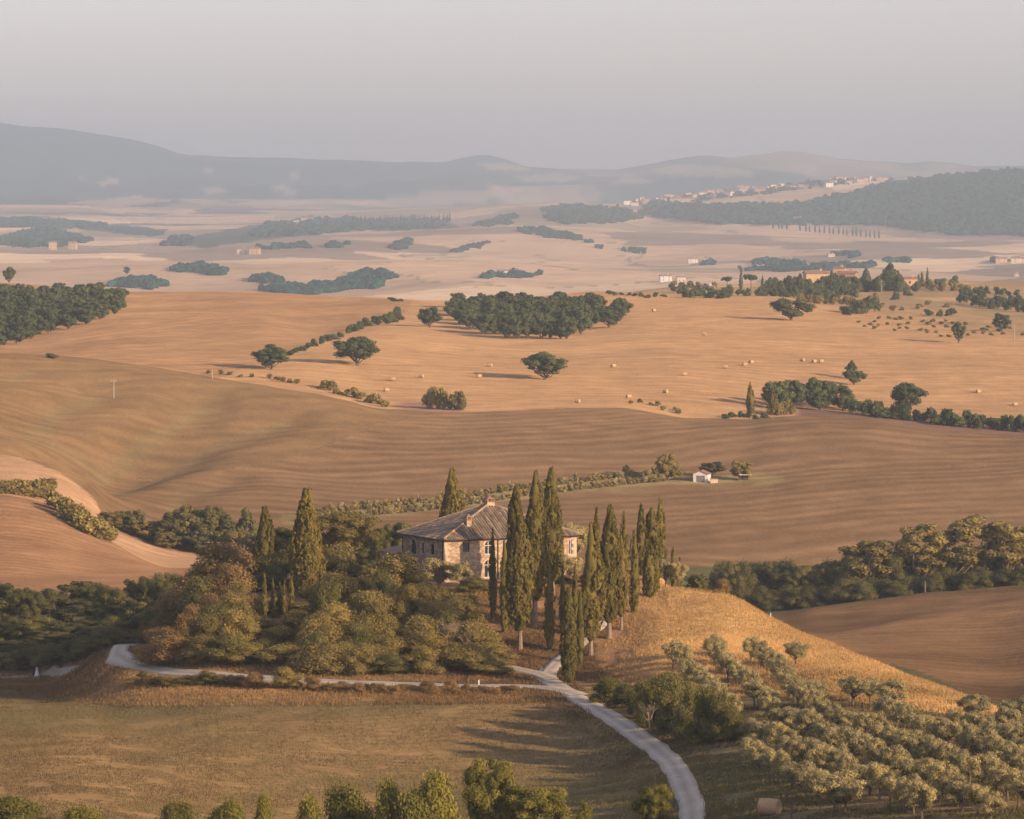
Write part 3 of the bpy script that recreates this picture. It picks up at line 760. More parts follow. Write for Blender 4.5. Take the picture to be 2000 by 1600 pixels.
# the air
def build_haze(density, col):
    m, N, L = new_mat('haze_air')
    o = N.new('ShaderNodeOutputMaterial'); p = N.new('ShaderNodeVolumePrincipled')
    p.inputs['Color'].default_value = (*col, 1); p.inputs['Density'].default_value = density; p.inputs['Anisotropy'].default_value = HAZE_G
    L.new(p.outputs[0], o.inputs['Volume'])
    h = MB().box((-9500, -60, ZZ.min() - 1.5), (9500, 23500, max(ZZ.max() + 25, 20))).build('haze', m)
    tag(h, 'pale summer haze filling the air over the whole valley', None, kind='stuff')
build_haze(HAZE_D, HAZE_C)
# ------------------------------------------------------------------ materials of things
leaf_mat('cypress_leaf', (.125, .112, .038), var=.3, hue=(1.3, 1.1, .8), trans=.15)
leaf_mat('oak_leaf', (.130, .130, .052), var=.35, hue=(1.25, 1.1, .8))
leaf_mat('oak_far_leaf', (.102, .124, .060), var=.3, hue=(1.15, 1.08, .9))
leaf_mat('olive_leaf', (.34, .30, .160), var=.25, hue=(1.15, 1.05, .8), trans=.2)
leaf_mat('scrub_leaf', (.235, .195, .072), var=.45, hue=(1.15, 1.04, .8))
leaf_mat('rust_leaf', (.255, .178, .078), var=.35, hue=(1.08, .98, .85))
leaf_mat('hedge_leaf', (.112, .116, .050), var=.4, hue=(1.5, 1.25, .9))
leaf_mat('near_leaf', (.140, .138, .042), var=.3, hue=(1.5, 1.3, .8))
leaf_mat('wood_far_leaf', (.010, .050, .044), var=.3, hue=(1.3, 1.15, .9), trans=.1)
leaf_mat('dry_grass', (.70, .455, .185), var=.0, hue=(.85, .80, .75), trans=.25)
leaf_mat('bank_grass', (.30, .18, .082), var=.0, hue=(.75, .78, .68), trans=.2)
leaf_mat('meadow_grass', (.25, .17, .078), var=.0, hue=(.45, .58, .50), trans=.2)
leaf_mat('reed_grass', (.24, .165, .08), var=.0, hue=(.6, .7, .6), trans=.2)
rough_mat('bark', (.20, .145, .10), (.10, .072, .05), 4)
rough_mat('cypress_bark', (.29, .215, .15), (.17, .125, .085), 5)
rough_mat('pale_wood', (.42, .31, .20), (.26, .19, .12), 4)
rough_mat('lime_wash', (.78, .74, .68), (.6, .56, .5), 6)
rough_mat('straw', (.54, .365, .195), (.40, .26, .135), 14, bump=.7)
rough_mat('straw_end', (.54, .35, .19), (.38, .24, .125), 20, bump=.8)
rough_mat('white_wall', (.74, .68, .60), (.60, .54, .47), 1.5)
rough_mat('clay_roof', (.34, .19, .12), (.20, .125, .09), 2.5)
rough_mat('far_roof', (.36, .20, .14), (.25, .15, .11), .3)
rough_mat('grey_door', (.25, .23, .21), (.18, .165, .15), 2)
rough_mat('dark_metal', (.055, .045, .04), (.03, .025, .022), 3, rough=.5)
rough_mat('shutter_paint', (.12, .125, .105), (.08, .085, .075), 8)
rough_mat('white_frame', (.70, .66, .60), (.55, .52, .47), 8)
rough_mat('door_wood', (.10, .065, .045), (.05, .035, .027), 6)
rough_mat('quoin_stone', (.62, .47, .34), (.45, .33, .23), 2.0)
rough_mat('concrete_pole', (.38, .32, .26), (.28, .24, .2), 2)
rough_mat('skin_tone', (.42, .26, .19), (.38, .23, .17), 5)
rough_mat('white_cloth', (.82, .80, .78), (.7, .68, .66), 6)
rough_mat('dark_cloth', (.07, .035, .04), (.04, .022, .025), 6)
rough_mat('dark_hair', (.03, .02, .015), (.02, .014, .01), 9)
for nm, c in (('ochre_wall', (.56, .38, .22)), ('cream_wall', (.68, .56, .43)), ('brick_wall', (.46, .27, .17)), ('chalk_wall', (.74, .69, .62))):
    rough_mat(nm, c, tuple(x*.8 for x in c), .25)
m, N, L = new_mat('window_glass')
o = N.new('ShaderNodeOutputMaterial'); b = N.new('ShaderNodeBsdfPrincipled')
b.inputs['Base Color'].default_value = (.03, .035, .04, 1); b.inputs['Roughness'].default_value = .12
L.new(b.outputs[0], o.inputs[0])

def stone_mat(name, c1, c2, c3, scale):
    m, N, L = new_mat(name)
    o = N.new('ShaderNodeOutputMaterial'); b = N.new('ShaderNodeBsdfPrincipled'); b.inputs['Roughness'].default_value = .95
    b.inputs['Specular IOR Level'].default_value = .1
    tc = N.new('ShaderNodeTexCoord'); mp = N.new('ShaderNodeMapping'); mp.inputs['Scale'].default_value = (1, 1, 1.9)
    L.new(tc.outputs['Object'], mp.inputs[0])
    vo = N.new('ShaderNodeTexVoronoi'); vo.inputs['Scale'].default_value = scale; L.new(mp.outputs[0], vo.inputs['Vector'])
    ve = N.new('ShaderNodeTexVoronoi'); ve.feature = 'DISTANCE_TO_EDGE'; ve.inputs['Scale'].default_value = scale; L.new(mp.outputs[0], ve.inputs['Vector'])
    sp = N.new('ShaderNodeSeparateColor'); L.new(vo.outputs['Color'], sp.inputs[0])
    r = N.new('ShaderNodeValToRGB'); r.color_ramp.elements[0].color = (*c1, 1); r.color_ramp.elements[1].color = (*c3, 1)
    e = r.color_ramp.elements.new(.5); e.color = (*c2, 1); L.new(sp.outputs[0], r.inputs[0])
    no = N.new('ShaderNodeTexNoise'); no.inputs['Scale'].default_value = .6; no.inputs['Detail'].default_value = 5; L.new(tc.outputs['Object'], no.inputs['Vector'])
    k = math_node(N, L, 'MULTIPLY_ADD', no.outputs['Fac'], .6, .72)
    edge = N.new('ShaderNodeMapRange'); edge.inputs[1].default_value = 0; edge.inputs[2].default_value = .08; edge.inputs[3].default_value = .62
    L.new(ve.outputs['Distance'], edge.inputs[0])
    k = math_node(N, L, 'MULTIPLY', k, edge.outputs[0])
    L.new(scale_col(N, L, r.outputs[0], k), b.inputs['Base Color'])
    bp = N.new('ShaderNodeBump'); bp.inputs['Strength'].default_value = .6; bp.inputs['Distance'].default_value = .06
    L.new(edge.outputs[0], bp.inputs['Height']); L.new(bp.outputs[0], b.inputs['Normal']); L.new(b.outputs[0], o.inputs[0])
stone_mat('stone_wall', (.29, .20, .125), (.40, .285, .185), (.54, .41, .28), 2.2)
def tile_mat():
    m, N, L = new_mat('roof_tile')
    o = N.new('ShaderNodeOutputMaterial'); b = N.new('ShaderNodeBsdfPrincipled'); b.inputs['Roughness'].default_value = .95
    b.inputs['Specular IOR Level'].default_value = .1
    at = N.new('ShaderNodeAttribute'); at.attribute_name = 'tint'
    tc = N.new('ShaderNodeTexCoord'); no = N.new('ShaderNodeTexNoise'); no.inputs['Scale'].default_value = .9; no.inputs['Detail'].default_value = 5
    L.new(tc.outputs['Object'], no.inputs['Vector'])
    f = math_node(N, L, 'MULTIPLY_ADD', no.outputs['Fac'], .5, -.25); f = math_node(N, L, 'ADD', f, at.outputs['Fac'])
    r = N.new('ShaderNodeValToRGB')
    for p, c in ((0, (.11, .085, .058)), (.35, (.20, .155, .105)), (.62, (.30, .23, .155)), (1.0, (.40, .27, .165))):
        if p in (0, 1.0): e = r.color_ramp.elements[0 if p == 0 else -1]
        else: e = r.color_ramp.elements.new(p)
        e.color = (*c, 1)
    L.new(f, r.inputs[0]); L.new(r.outputs[0], b.inputs['Base Color']); L.new(b.outputs[0], o.inputs[0])
tile_mat()
def road_mat():
    m, N, L = new_mat('gravel')
    o = N.new('ShaderNodeOutputMaterial'); b = N.new('ShaderNodeBsdfDiffuse')
    at = N.new('ShaderNodeAttribute'); at.attribute_name = 'tint'
    geo = N.new('ShaderNodeNewGeometry')
    n1 = N.new('ShaderNodeTexNoise'); n1.inputs['Scale'].default_value = 1.6; n1.inputs['Detail'].default_value = 5; L.new(geo.outputs['Position'], n1.inputs['Vector'])
    n2 = N.new('ShaderNodeTexNoise'); n2.inputs['Scale'].default_value = .22; n2.inputs['Detail'].default_value = 3; L.new(geo.outputs['Position'], n2.inputs['Vector'])
    f = math_node(N, L, 'ADD', at.outputs['Fac'], math_node(N, L, 'MULTIPLY_ADD', n1.outputs['Fac'], .7, -.35))
    f = math_node(N, L, 'ADD', f, math_node(N, L, 'MULTIPLY_ADD', n2.outputs['Fac'], .6, -.3))
    r = N.new('ShaderNodeValToRGB'); r.color_ramp.elements[0].color = (.27, .215, .15, 1); r.color_ramp.elements[1].color = (.60, .51, .385, 1)
    e = r.color_ramp.elements.new(.45); e.color = (.44, .365, .275, 1)
    L.new(f, r.inputs[0]); L.new(r.outputs[0], b.inputs[0])
    bp = N.new('ShaderNodeBump'); bp.inputs['Strength'].default_value = .4; bp.inputs['Distance'].default_value = .06
    L.new(n1.outputs['Fac'], bp.inputs['Height']); L.new(bp.outputs[0], b.inputs['Normal']); L.new(b.outputs[0], o.inputs[0])
road_mat()

# ------------------------------------------------------------------ tracks
ROADS = []
def smooth_poly(P, step):
    P = np.asarray(P, float); d = np.concatenate([[0], np.cumsum(np.linalg.norm(np.diff(P, axis=0), axis=1))])
    q = np.arange(0, d[-1], step)
    X = np.stack([pchip(d, P[:, 0], q), pchip(d, P[:, 1], q)], 1)
    for _ in range(6):
        X[1:-1] = X[1:-1]*.5 + (X[:-2] + X[2:])*.25
    return X
def track(name, label, pix, width, lift, ymin=380., tone=(.42, .82, .36, .82, .40), ymax=22000.):
    P = [hit(a, b, ymin, ymax) for a, b in pix]
    C = smooth_poly([(p.x, p.y) for p in P], .8)
    T = np.gradient(C, axis=0); T /= np.linalg.norm(T, axis=1)[:, None]; Nn = np.stack([T[:, 1], -T[:, 0]], 1)
    ws = np.array([-.55, -.5, -.27, 0, .27, .5, .55]); tn = np.array([tone[0], tone[0], tone[1], tone[2], tone[3], tone[4], tone[4]])
    jit = (vnoise(np.arange(len(C))/4., np.zeros(len(C)), 60) - .5)*.22
    jit2 = (vnoise(np.arange(len(C))/4., np.zeros(len(C)), 61) - .5)*.22
    G = C[:, None] + Nn[:, None]*(ws*width)[None, :, None]
    G[:, :2] += Nn[:, None]*jit[:, None, None]; G[:, -2:] += Nn[:, None]*jit2[:, None, None]
    z = height(G[..., 0].ravel(), G[..., 1].ravel()).reshape(G.shape[:2]) + lift
    z[:, 0] -= lift + .12; z[:, -1] -= lift + .12; z[:, 3] += .03
    n, k = G.shape[:2]; idx = np.arange(n*k).reshape(n, k)
    q = np.stack([idx[:-1, :-1], idx[:-1, 1:], idx[1:, 1:], idx[1:, :-1]], -1).reshape(-1, 4)
    me = mesh_np(name, np.concatenate([G, z[..., None]], -1).reshape(-1, 3), q)
    a = me.attributes.new('tint', 'FLOAT', 'POINT'); a.data.foreach_set('value', np.tile(tn, (n, 1)).astype(np.float32).ravel())
    me.polygons.foreach_set('use_smooth', np.ones(len(q), bool))
    tag(obj(name, me, 'gravel'), label, None, kind='structure'); ROADS.append((C, width))
track('road', 'pale gravel road curving down to the bottom of the picture',
      [(1347,1640),(1352,1600),(1346,1560),(1326,1512),(1284,1465),(1228,1424),(1172,1389),(1120,1360),(1085,1338),(1066,1322),(1074,1306)], 2.3, .10)
track('drive', 'narrow gravel drive climbing between the cypresses to the farmhouse',
      [(1062,1326),(1082,1302),(1116,1272),(1148,1243),(1174,1216),(1194,1190),(1206,1162),(1212,1138)], 1.9, .13)
track('side_road', 'narrow gravel lane running left below the wooded knoll',
      [(1130,1360),(1085,1348),(1030,1342),(950,1341),(800,1338),(620,1331),(450,1322),(360,1316),(305,1309),(265,1299),(240,1286),(229,1272),(236,1262),(252,1258)], 2.7, .14)
track('spur_road', 'short gravel spur beside the junction below the cypresses',
      [(1078,1330),(1050,1317),(1010,1309),(965,1302),(930,1298)], 2.0, .18, tone=(.3,.45,.3,.45,.3))
track('path', 'pale footpath along the left edge of the meadow', [(-40,1327),(20,1324),(72,1320),(120,1313),(150,1306)], 1.5, .06, 580., tone=(.1,.2,.1,.2,.1))

def near_road(x, y, pad):
    r = np.zeros(np.shape(x), bool)
    for C, w in ROADS:
        for p in C[::2]:
            r |= (np.abs(x - p[0]) < w*.5 + pad) & (np.hypot(x - p[0], y - p[1]) < w*.5 + pad + .2)
    return r

# ------------------------------------------------------------------ the farmhouse
def build_farmhouse():
    A = math.atan2(.44, .90)
    P = at_y(868, 593.0); z0 = min(h1(P.x, P.y), -51.9)
    Lx, Ly, H, RISE = 19.7, 13.4, 6.05, 3.95
    t = thing('farmhouse', 'stone farmhouse with a pyramid tiled roof among cypresses on the knoll', 'farmhouse', (P.x, P.y, z0), A)
    # openings: face, start, width, z0, z1, arched, style
    OP = [('x', 2.7, 1.0, 4.2, 5.45, 0, 'shutter'), ('x', 5.95, 1.15, 3.75, 5.55, 1, 'white'), ('x', 5.9, 1.25, .65, 3.0, 1, 'white'),
          ('x', 8.6, 1.15, 3.95, 5.6, 0, 'white'), ('x', 12.4, 1.0, 4.1, 5.4, 0, 'shutter'), ('x', 15.8, 1.0, 4.1, 5.4, 0, 'shutter'), ('x', 18.55, .62, 3.3, 5.3, 0, 'white'),
          ('y', 9.0, 1.55, 3.35, 5.35, 1, 'dark'), ('y', 6.5, .6, 3.6, 5.0, 0, 'dark'), ('y', 3.3, .9, 3.7, 5.1, 0, 'dark'), ('y', 8.9, 1.3, 0.0, 2.6, 0, 'door'), ('y', 5.8, .5, 1.1, 2.3, 0, 'dark')]
    wall = MB(); D = .28
    def face(L, ops, fn):
        rects = []
        for (_, s, w, a, b, arch, st) in ops:
            if arch:
                n = 8
                for i in range(n):
                    xa, xb = s + w*i/n, s + w*(i+1)/n; xm = (xa+xb)/2
                    rects.append((xa, xb, a, b - w/2 + math.sqrt(max(0, (w/2)**2 - (xm - s - w/2)**2)), i == 0, i == n-1))
            else: rects.append((s, s+w, a, b, True, True))
        xs = sorted(set([0, L] + [r[0] for r in rects] + [r[1] for r in rects])); zs = sorted(set([0, H] + [r[2] for r in rects] + [r[3] for r in rects]))
        for i in range(len(xs)-1):
            for j in range(len(zs)-1):
                xm, zm = (xs[i]+xs[i+1])/2, (zs[j]+zs[j+1])/2
                if any(r[0] < xm < r[1] and r[2] < zm < r[3] for r in rects): continue
                zb = -.9 if j == 0 else zs[j]
                wall.add([fn(xs[i], zb, 0), fn(xs[i+1], zb, 0), fn(xs[i+1], zs[j+1], 0), fn(xs[i], zs[j+1], 0)], [(0,1,2,3)])
        for r in rects:
            e = [((r[0], r[3]), (r[1], r[3])), ((r[0], r[2]), (r[1], r[2]))]
            if r[4]: e.append(((r[0], r[2]), (r[0], r[3])))
            if r[5]: e.append(((r[1], r[2]), (r[1], r[3])))
            for (xa, za), (xb, zb) in e:
                wall.add([fn(xa, za, 0), fn(xb, zb, 0), fn(xb, zb, D), fn(xa, za, D)], [(0,1,2,3)])
    fx = lambda s, z, d: (s, d, z); fy = lambda s, z, d: (d, s, z)
    face(Lx, [o for o in OP if o[0] == 'x'], fx); face(Ly, [o for o in OP if o[0] == 'y'], fy)
    face(Lx, [], lambda s, z, d: (s, Ly, z)); face(Ly, [], lambda s, z, d: (Lx, s, z))
    wall.build('wall', 'stone_wall', t)
    for k, o in enumerate(OP):
        fc, s, w, a, b, arch, st = o; f = fx if fc == 'x' else fy
        nm = 'door' if st == 'door' else 'window'
        def slab(mb, x0, x1, za, zb, d0, d1):
            c = [f(x0, za, d0), f(x1, zb, d1)]; lo = np.minimum(c[0], c[1]); hi = np.maximum(c[0], c[1]); mb.box(lo, hi)
        fr = MB(); fm = {'white': 'white_frame', 'shutter': 'shutter_paint', 'dark': 'door_wood', 'door': 'door_wood'}[st]
        slab(fr, s+.01, s+.09, a, b-(w/2 if arch else 0), .12, .24); slab(fr, s+w-.09, s+w-.01, a, b-(w/2 if arch else 0), .12, .24)
        slab(fr, s+.09, s+w-.09, a, a+.08, .13, .23); slab(fr, s+w/2-.04, s+w/2+.04, a+.08, b-.02, .13, .22); 
        slab(fr, s+.09, s+w-.09, (b - w/2 if arch else b)-.08, (b - w/2 if arch else b), .135, .225)
        win = fr.build(nm, fm, t)
        if st in ('white', 'dark'):
            g = MB(); slab(g, s-.02, s+w+.02, a-.02, b+.02, .245, .275); g.build('pane', 'window_glass', win)
            sl = MB(); slab(sl, s-.12, s+w+.12, a-.13, a-.005, -.09, .26)
            sl.build('sill', 'quoin_stone', win)
        else:
            for q in (0, 1):
                g = MB(); slab(g, s+.1+q*(w/2-.08), s+w/2-.05+q*(w/2-.07), a+.085, b-.085, .15, .205); g.build('leaf_panel' if st == 'door' else 'shutter', fm, win)
            g = MB(); slab(g, s-.02, s+w+.02, a-.02, b+.02, .245, .275); g.build('pane', 'window_glass', win)
        if arch:
            ar = MB(); n = 9
            for i in range(n):
                t0, t1 = math.pi*i/n, math.pi*(i+1)/n; r0, r1 = w/2+.004, w/2+.24; cx, cz = s+w/2, b-w/2
                pts = [(cx+r0*math.cos(t0), cz+r0*math.sin(t0)), (cx+r1*math.cos(t0), cz+r1*math.sin(t0)), (cx+r1*math.cos(t1), cz+r1*math.sin(t1)), (cx+r0*math.cos(t1), cz+r0*math.sin(t1))]
                ar.add([f(p[0], p[1], -.03) for p in pts] + [f(p[0], p[1], .1) for p in pts], [(0,1,2,3),(4,5,6,7),(0,1,5,4),(1,2,6,5),(2,3,7,6),(3,0,4,7)])
            ar.build('arch', 'quoin_stone', win)
    # corner stones
    q = MB()
    for k in range(14):
        l = .75 if k % 2 else .45; z = k*.43
        q.box((-.025, -.025, z), (l, .30 if k % 2 else .62, z+.405))
        q.box((Lx-l, -.027, z), (Lx+.025, .3, z+.405))
    q.build('corner_stones', 'quoin_stone', t)['kind'] = 'stuff'
    # roof
    ov = .55; ap = np.array((Lx/2, Ly/2, H + RISE)); c = [np.array(p, float) for p in ((-ov,-ov,H-.12),(Lx+ov,-ov,H-.12),(Lx+ov,Ly+ov,H-.12),(-ov,Ly+ov,H-.12))]
    rb = MB(); rb.add([*c, ap, *[p - np.array((0,0,.14)) for p in c]], [(0,1,6,5),(1,2,7,6),(2,3,8,7),(3,0,5,8),(5,6,7,8)], [(0,1,4),(1,2,4),(2,3,4),(3,0,4)])
    roof = rb.build('roof', 'clay_roof', t)
    tl = MB(); tint = []
    rng = np.random.default_rng(5)
    for k in range(4):
        a, b = c[k], c[(k+1) % 4]; ex = (b-a)/np.linalg.norm(b-a); L = np.linalg.norm(b-a)
        foot = a + ex*np.dot(ap-a, ex); up = ap - foot; SL = np.linalg.norm(up); up = up/SL; nn = np.cross(ex, up)
        sx = np.dot(ap-a, ex)
        x = .2
        while x < L - .1:
            top = SL*(x/sx if x < sx else (L-x)/(L-sx)) - .12
            ht = .10*rng.uniform(.7, 1.3); s0 = -.08; colt = rng.normal(0, .10)
            while s0 < top - .1:
                s1 = min(s0 + .62, top); lift = rng.uniform(0, .03)
                wv = rng.normal(0, .012)
                V = []
                for s, hh in ((s0, ht + lift), (s1 + .05, ht*.82)):
                    for q_ in (-1, -.55, 0, .55, 1):
                        V.append(a + ex*(x + wv + q_*.155) + up*s + nn*(.02 + hh*math.cos(q_*1.35)))
                tl.add(V, [(i, i+1, i+6, i+5) for i in range(4)]); tint += [float(np.clip(.42 + colt + rng.normal(0, .15), 0, 1))]*10
                s0 = s1
            x += .40
    me = tl.mesh('roof_tiles'); at = me.attributes.new('tint', 'FLOAT', 'POINT'); at.data.foreach_set('value', np.array(tint, np.float32))
    obj('roof_tiles', me, 'roof_tile', roof)['kind'] = 'stuff'
    hp = MB(); ht_ = []
    for k in range(4):
        P0, P1 = c[k], ap
        n = 20
        for i in range(n):
            p = P0 + (P1-P0)*i/n; r = P0 + (P1-P0)*(i+1.1)/n
            hp.tube([p + np.array((0,0,.10)), r + np.array((0,0,.07))], [.17, .15], 7, cap=False); ht_ += [float(rng.uniform(.4, 1))]*14
    me = hp.mesh('hip_tiles'); at = me.attributes.new('tint', 'FLOAT', 'POINT'); at.data.foreach_set('value', np.array(ht_, np.float32))
    obj('hip_tiles', me, 'roof_tile', roof)['kind'] = 'stuff'
    def chimney(x, y, w, zb, zt, lab):
        m = MB(); m.box((x-w, y-w, zb), (x+w, y+w, zt)); o = m.build('chimney', 'stone_wall', roof)
        m = MB()
        for sx_ in (-1, 1):
            for sy_ in (-1, 1): m.box((x+sx_*w*.8-.1, y+sy_*w*.8-.1, zt), (x+sx_*w*.8+.1, y+sy_*w*.8+.1, zt+.32))
        m.add([(x-w*1.3, y-w*1.3, zt+.32), (x+w*1.3, y-w*1.3, zt+.32), (x+w*1.3, y+w*1.3, zt+.32), (x-w*1.3, y+w*1.3, zt+.32), (x, y, zt+.75)], [(0,3,2,1)], [(0,1,4),(1,2,4),(2,3,4),(3,0,4)])
        m.box((x-w*1.1, y-w*1.1, zt-.12), (x+w*1.1, y+w*1.1, zt+.004)); m.build('chimney_cap', 'clay_roof', roof)
    chimney(Lx/2, Ly/2, .55, H+RISE-.5, H+RISE+.35, ''); chimney(4.6, 2.3, .34, H+.3, H+2.3, '')
    # gutters, pipes
    g = MB()
    for a, b in ((c[0], c[1]), (c[3], c[0])):
        d = unit((b-a))*.1
        g.tube([a+np.array((0,0,-.10))-0*d, b+np.array((0,0,-.10))], [.09, .09], 6)
    g.build('gutter', 'dark_metal', roof)
    for x, y in ((-.09, .45), (-.09, Ly-.2), (7.9, -.09), (Lx+.08, .3)):
        MB().tube([(x, y, -.2), (x, y, H-.2)], [.06, .06], 6).build('downpipe', 'dark_metal', t)
    return t
build_farmhouse()
def build_annex():
    P = at_y(772, 612.0)
    t = thing('lean_to', 'low grey roofed lean-to peeking out left of the stone farmhouse', 'outbuilding', (P.x, P.y, min(P.z, -52)), math.atan2(.44, .90))
    w = MB(); w.box((0, 0, -.8), (5, 5, 2.6)); w.build('wall', 'stone_wall', t)
    r = MB(); r.add([(-.3,-.3,2.62),(5.3,-.3,3.6),(5.3,5.3,3.6),(-.3,5.3,2.62),(-.3,-.3,2.78),(5.3,-.3,3.76),(5.3,5.3,3.76),(-.3,5.3,2.78)], [(0,3,2,1),(4,5,6,7),(0,1,5,4),(1,2,6,5),(2,3,7,6),(3,0,4,7)])
    r.build('roof', 'clay_roof', t)
build_annex()
# ------------------------------------------------------------------ cypresses
def cypress_at(u, vt, wpx, loc, foot, label, seed, group=None, woodm='cypress_bark', belly=.36, nl=None):
    H = -(vt - V0)/F*loc.y - loc.z; w = wpx/F*loc.y*(1.12 if wpx > 28 else 1.25)
    n = nl or int(np.clip(H*w*190, 900, 6500))
    me = make_cypress('cypress', seed, H, w*.98, foot, n, leaf=float(np.clip(w*.16, .22, .42)), belly=belly)
    t = place_tree('cypress_tree', label, 'cypress', me, 'cypress_leaf', woodm, loc, RNG.uniform(0, 6.28), group=group)
    return t
G1 = 'cypresses around the farmhouse and its drive'
CY = [ # column, top row, width px, foot column, foot row (or distance), bare trunk share, label
 (881, 918, 43, ('y', 881, 626), .05, 'broad cypress rising alone behind the left half of the farmhouse roof'),
 (1010, 953, 33, ('y', 1010, 590), .06, 'tall cypress right of the roof peak, furthest left of the three tallest'),
 (1041, 923, 46, (1049, 1226), .22, 'tallest front cypress with a long bare trunk, hiding the middle of the farmhouse'),
 (1078, 917, 42, (1080, 1165), .17, 'very tall cypress with its tip highest of all, right of the farmhouse front'),
 (1012, 1008, 50, (1020, 1268), .19, 'wide cypress on a slim bare trunk in front of the farmhouse middle'),
 (962, 1033, 13, (963, 1212), .05, 'pencil thin cypress standing before the arched farmhouse windows'),
 (985, 1058, 17, (986, 1236), .03, 'slim dark cypress in shade beside the wide cypress before the farmhouse'),
 (1073, 1095, 17, (1074, 1272), .06, 'slim cypress with a whitewashed trunk foot near the junction'),
 (1098, 1105, 11, (1099, 1238), .02, 'thin shaded cypress behind the slim whitewashed one'),
 (1111, 1152, 28, (1114, 1336), .06, 'small cypress nearest the camera, right at the road junction'),
 (1133, 1153, 15, (1134, 1298), .08, 'thin young cypress just right of the one at the junction'),
 (1122, 1103, 15, (1124, 1230), .03, 'narrow cypress left of the drive, half behind the junction cypress'),
 (1153, 1023, 42, (1155, 1281), .16, 'big rounded cypress on the right edge of the drive, nearest of its row'),
 (1164, 993, 17, ('y', 1164, 596), .05, 'slender cypress tip showing left of the pointed drive cypress'),
 (1188, 989, 37, (1192, 1248), .16, 'pointed cypress with a pale trunk, second along the right of the drive'),
 (1213, 1048, 21, (1214, 1230), .18, 'slim cypress with a bare trunk, third along the right of the drive'),
 (1219, 1000, 15, ('y', 1220, 600), .04, 'narrow distant cypress beyond the drive, in the gap of the row'),
 (1239, 1038, 17, (1240, 1196), .03, 'slim cypress leafy to the ground, fourth along the right of the drive'),
 (1251, 987, 18, ('y', 1251, 602), .04, 'slender pointed cypress left of the bushy one at the end of the drive'),
 (1268, 1064, 23, (1269, 1167), .03, 'short stout cypress at the upper end of the drive'),
 (1272, 994, 37, ('y', 1273, 604), .04, 'bushy broad cypress at the far end of the drive'),
 (1289, 974, 19, ('y', 1289, 606), .04, 'tall slender cypress furthest right at the end of the drive'),
 (1282, 1076, 11, (1283, 1156), .03, 'small thin cypress right of the short stout one'),
 (1315, 1070, 11, ('y', 1315, 598), .03, 'little thin cypress alone right of the drive end'),
 (1328, 1090, 7, ('y', 1328, 598), .03, 'tiny cypress spike furthest right on the knoll'),
 (516, 992, 34, ('y', 516, 600), .04, 'dark cypress in shade on the left shoulder of the knoll'),
 (603, 957, 62, ('y', 605, 581), .02, 'huge broad cypress towering over the shrubs on the left of the knoll'),
]
for k, (u, vt, w, ft, bare, lab) in enumerate(CY):
    loc = at_y(ft[1], ft[2]) if ft[0] == 'y' else hit(ft[0], ft[1], 500, 620)
    loc.x = (u*.5 + ft[1 if ft[0] == 'y' else 0]*.5 - U0)/F*loc.y
    loc.z = h1(loc.x, loc.y)
    bel = .26 if w > 40 else .32
    t = cypress_at(u, vt, w, loc, bare, lab, 100+k, G1, belly=bel)
    if 'whitewashed' in lab and k == 7:
        MB().tube([(0,0,-.1),(0,0,.75)], [.23, .19], 8).build('whitewash', 'lime_wash', t)
SM = [(517,1118,10,1192),(533,1130,9,1200),(546,1138,10,1206),(555,1131,8,1190),(570,1127,9,1188)]
for k, (u, vt, w, vb) in enumerate(SM):
    loc = at_y(u, 568 + (k % 3)*1.5)
    cypress_at(u, vt, w, loc, .02, f'young pencil cypress, {ORD[k]} from the left of the five in a row among the shrubs', 140+k, 'young cypresses in the shrubs', nl=1500)

# ------------------------------------------------------------------ knoll shrubs and trees
PROTO = {}
PROTO['shrub'] = [make_shrub('shrub', 200+k, 4.4, 2.5, 19, 13000, .145) for k in range(4)]
PROTO['wild'] = [make_shrub('wild_shrub', 210+k, 4.2, 2.4, 18, 11000, .145, core=.45, airy=.25) for k in range(3)]
PROTO['oak'] = [make_broadleaf('oak', 220+k, 10, 4.4, .22, 38, 15000, .21) for k in range(3)]
PROTO['olive'] = [make_broadleaf('olive', 230+k, 3.9, 1.75, .24, 20, 6500, .15, flat=.85, core=.42, trunk_r=.13, shell=(.4, 1.25), up=.9) for k in range(5)]
PROTO['airy'] = [make_broadleaf('airy', 240+k, 12, 3.4, .24, 30, 5000, .38, core=.25, flat=.75, trunk_r=.22) for k in range(3)]
PROTO['far_oak'] = [make_broadleaf('far_oak', 250+k, 9, 5.0, .08, 36, 4200, .5, flat=.74, core=.6) for k in range(5)]
PROTO['full_oak'] = [make_broadleaf('full_oak', 256+k, 9, 4.6, .02, 34, 3600, .58, flat=.85, core=.66) for k in range(4)]
PROTO['far_bush'] = [make_shrub('far_bush', 260+k, 4.5, 3.0, 12, 1400, .6) for k in range(4)]
PROTO['near'] = [make_broadleaf('near_tree', 270+k, 11, 3.0, .18, 40, 9000, .30, flat=.66, core=.36, gap=.7) for k in range(4)]
DIMS = {}
def sized(kind, k, H, W_, name, label, cat, leafm, woodm, loc, group=None):
    """an instance of prototype k of a kind, scaled to height H and width W_"""
    me = PROTO[kind][k % len(PROTO[kind])]
    key = (kind, k % len(PROTO[kind]))
    if key not in DIMS:
        c = np.zeros(len(me[0].vertices)*3, np.float32); me[0].vertices.foreach_get('co', c); c = c.reshape(-1, 3)
        DIMS[key] = (float(np.percentile(c[:, 2], 99.8)), float(np.percentile(c[:, 0], 99) - np.percentile(c[:, 0], 1) + np.percentile(c[:, 1], 99) - np.percentile(c[:, 1], 1))*.5)
    base = DIMS[key]
    s = (W_/base[1], W_/base[1], H/base[0])
    return place_tree(name, label, cat, me, leafm, woodm, loc, RNG.uniform(0, 6.28), s, group)
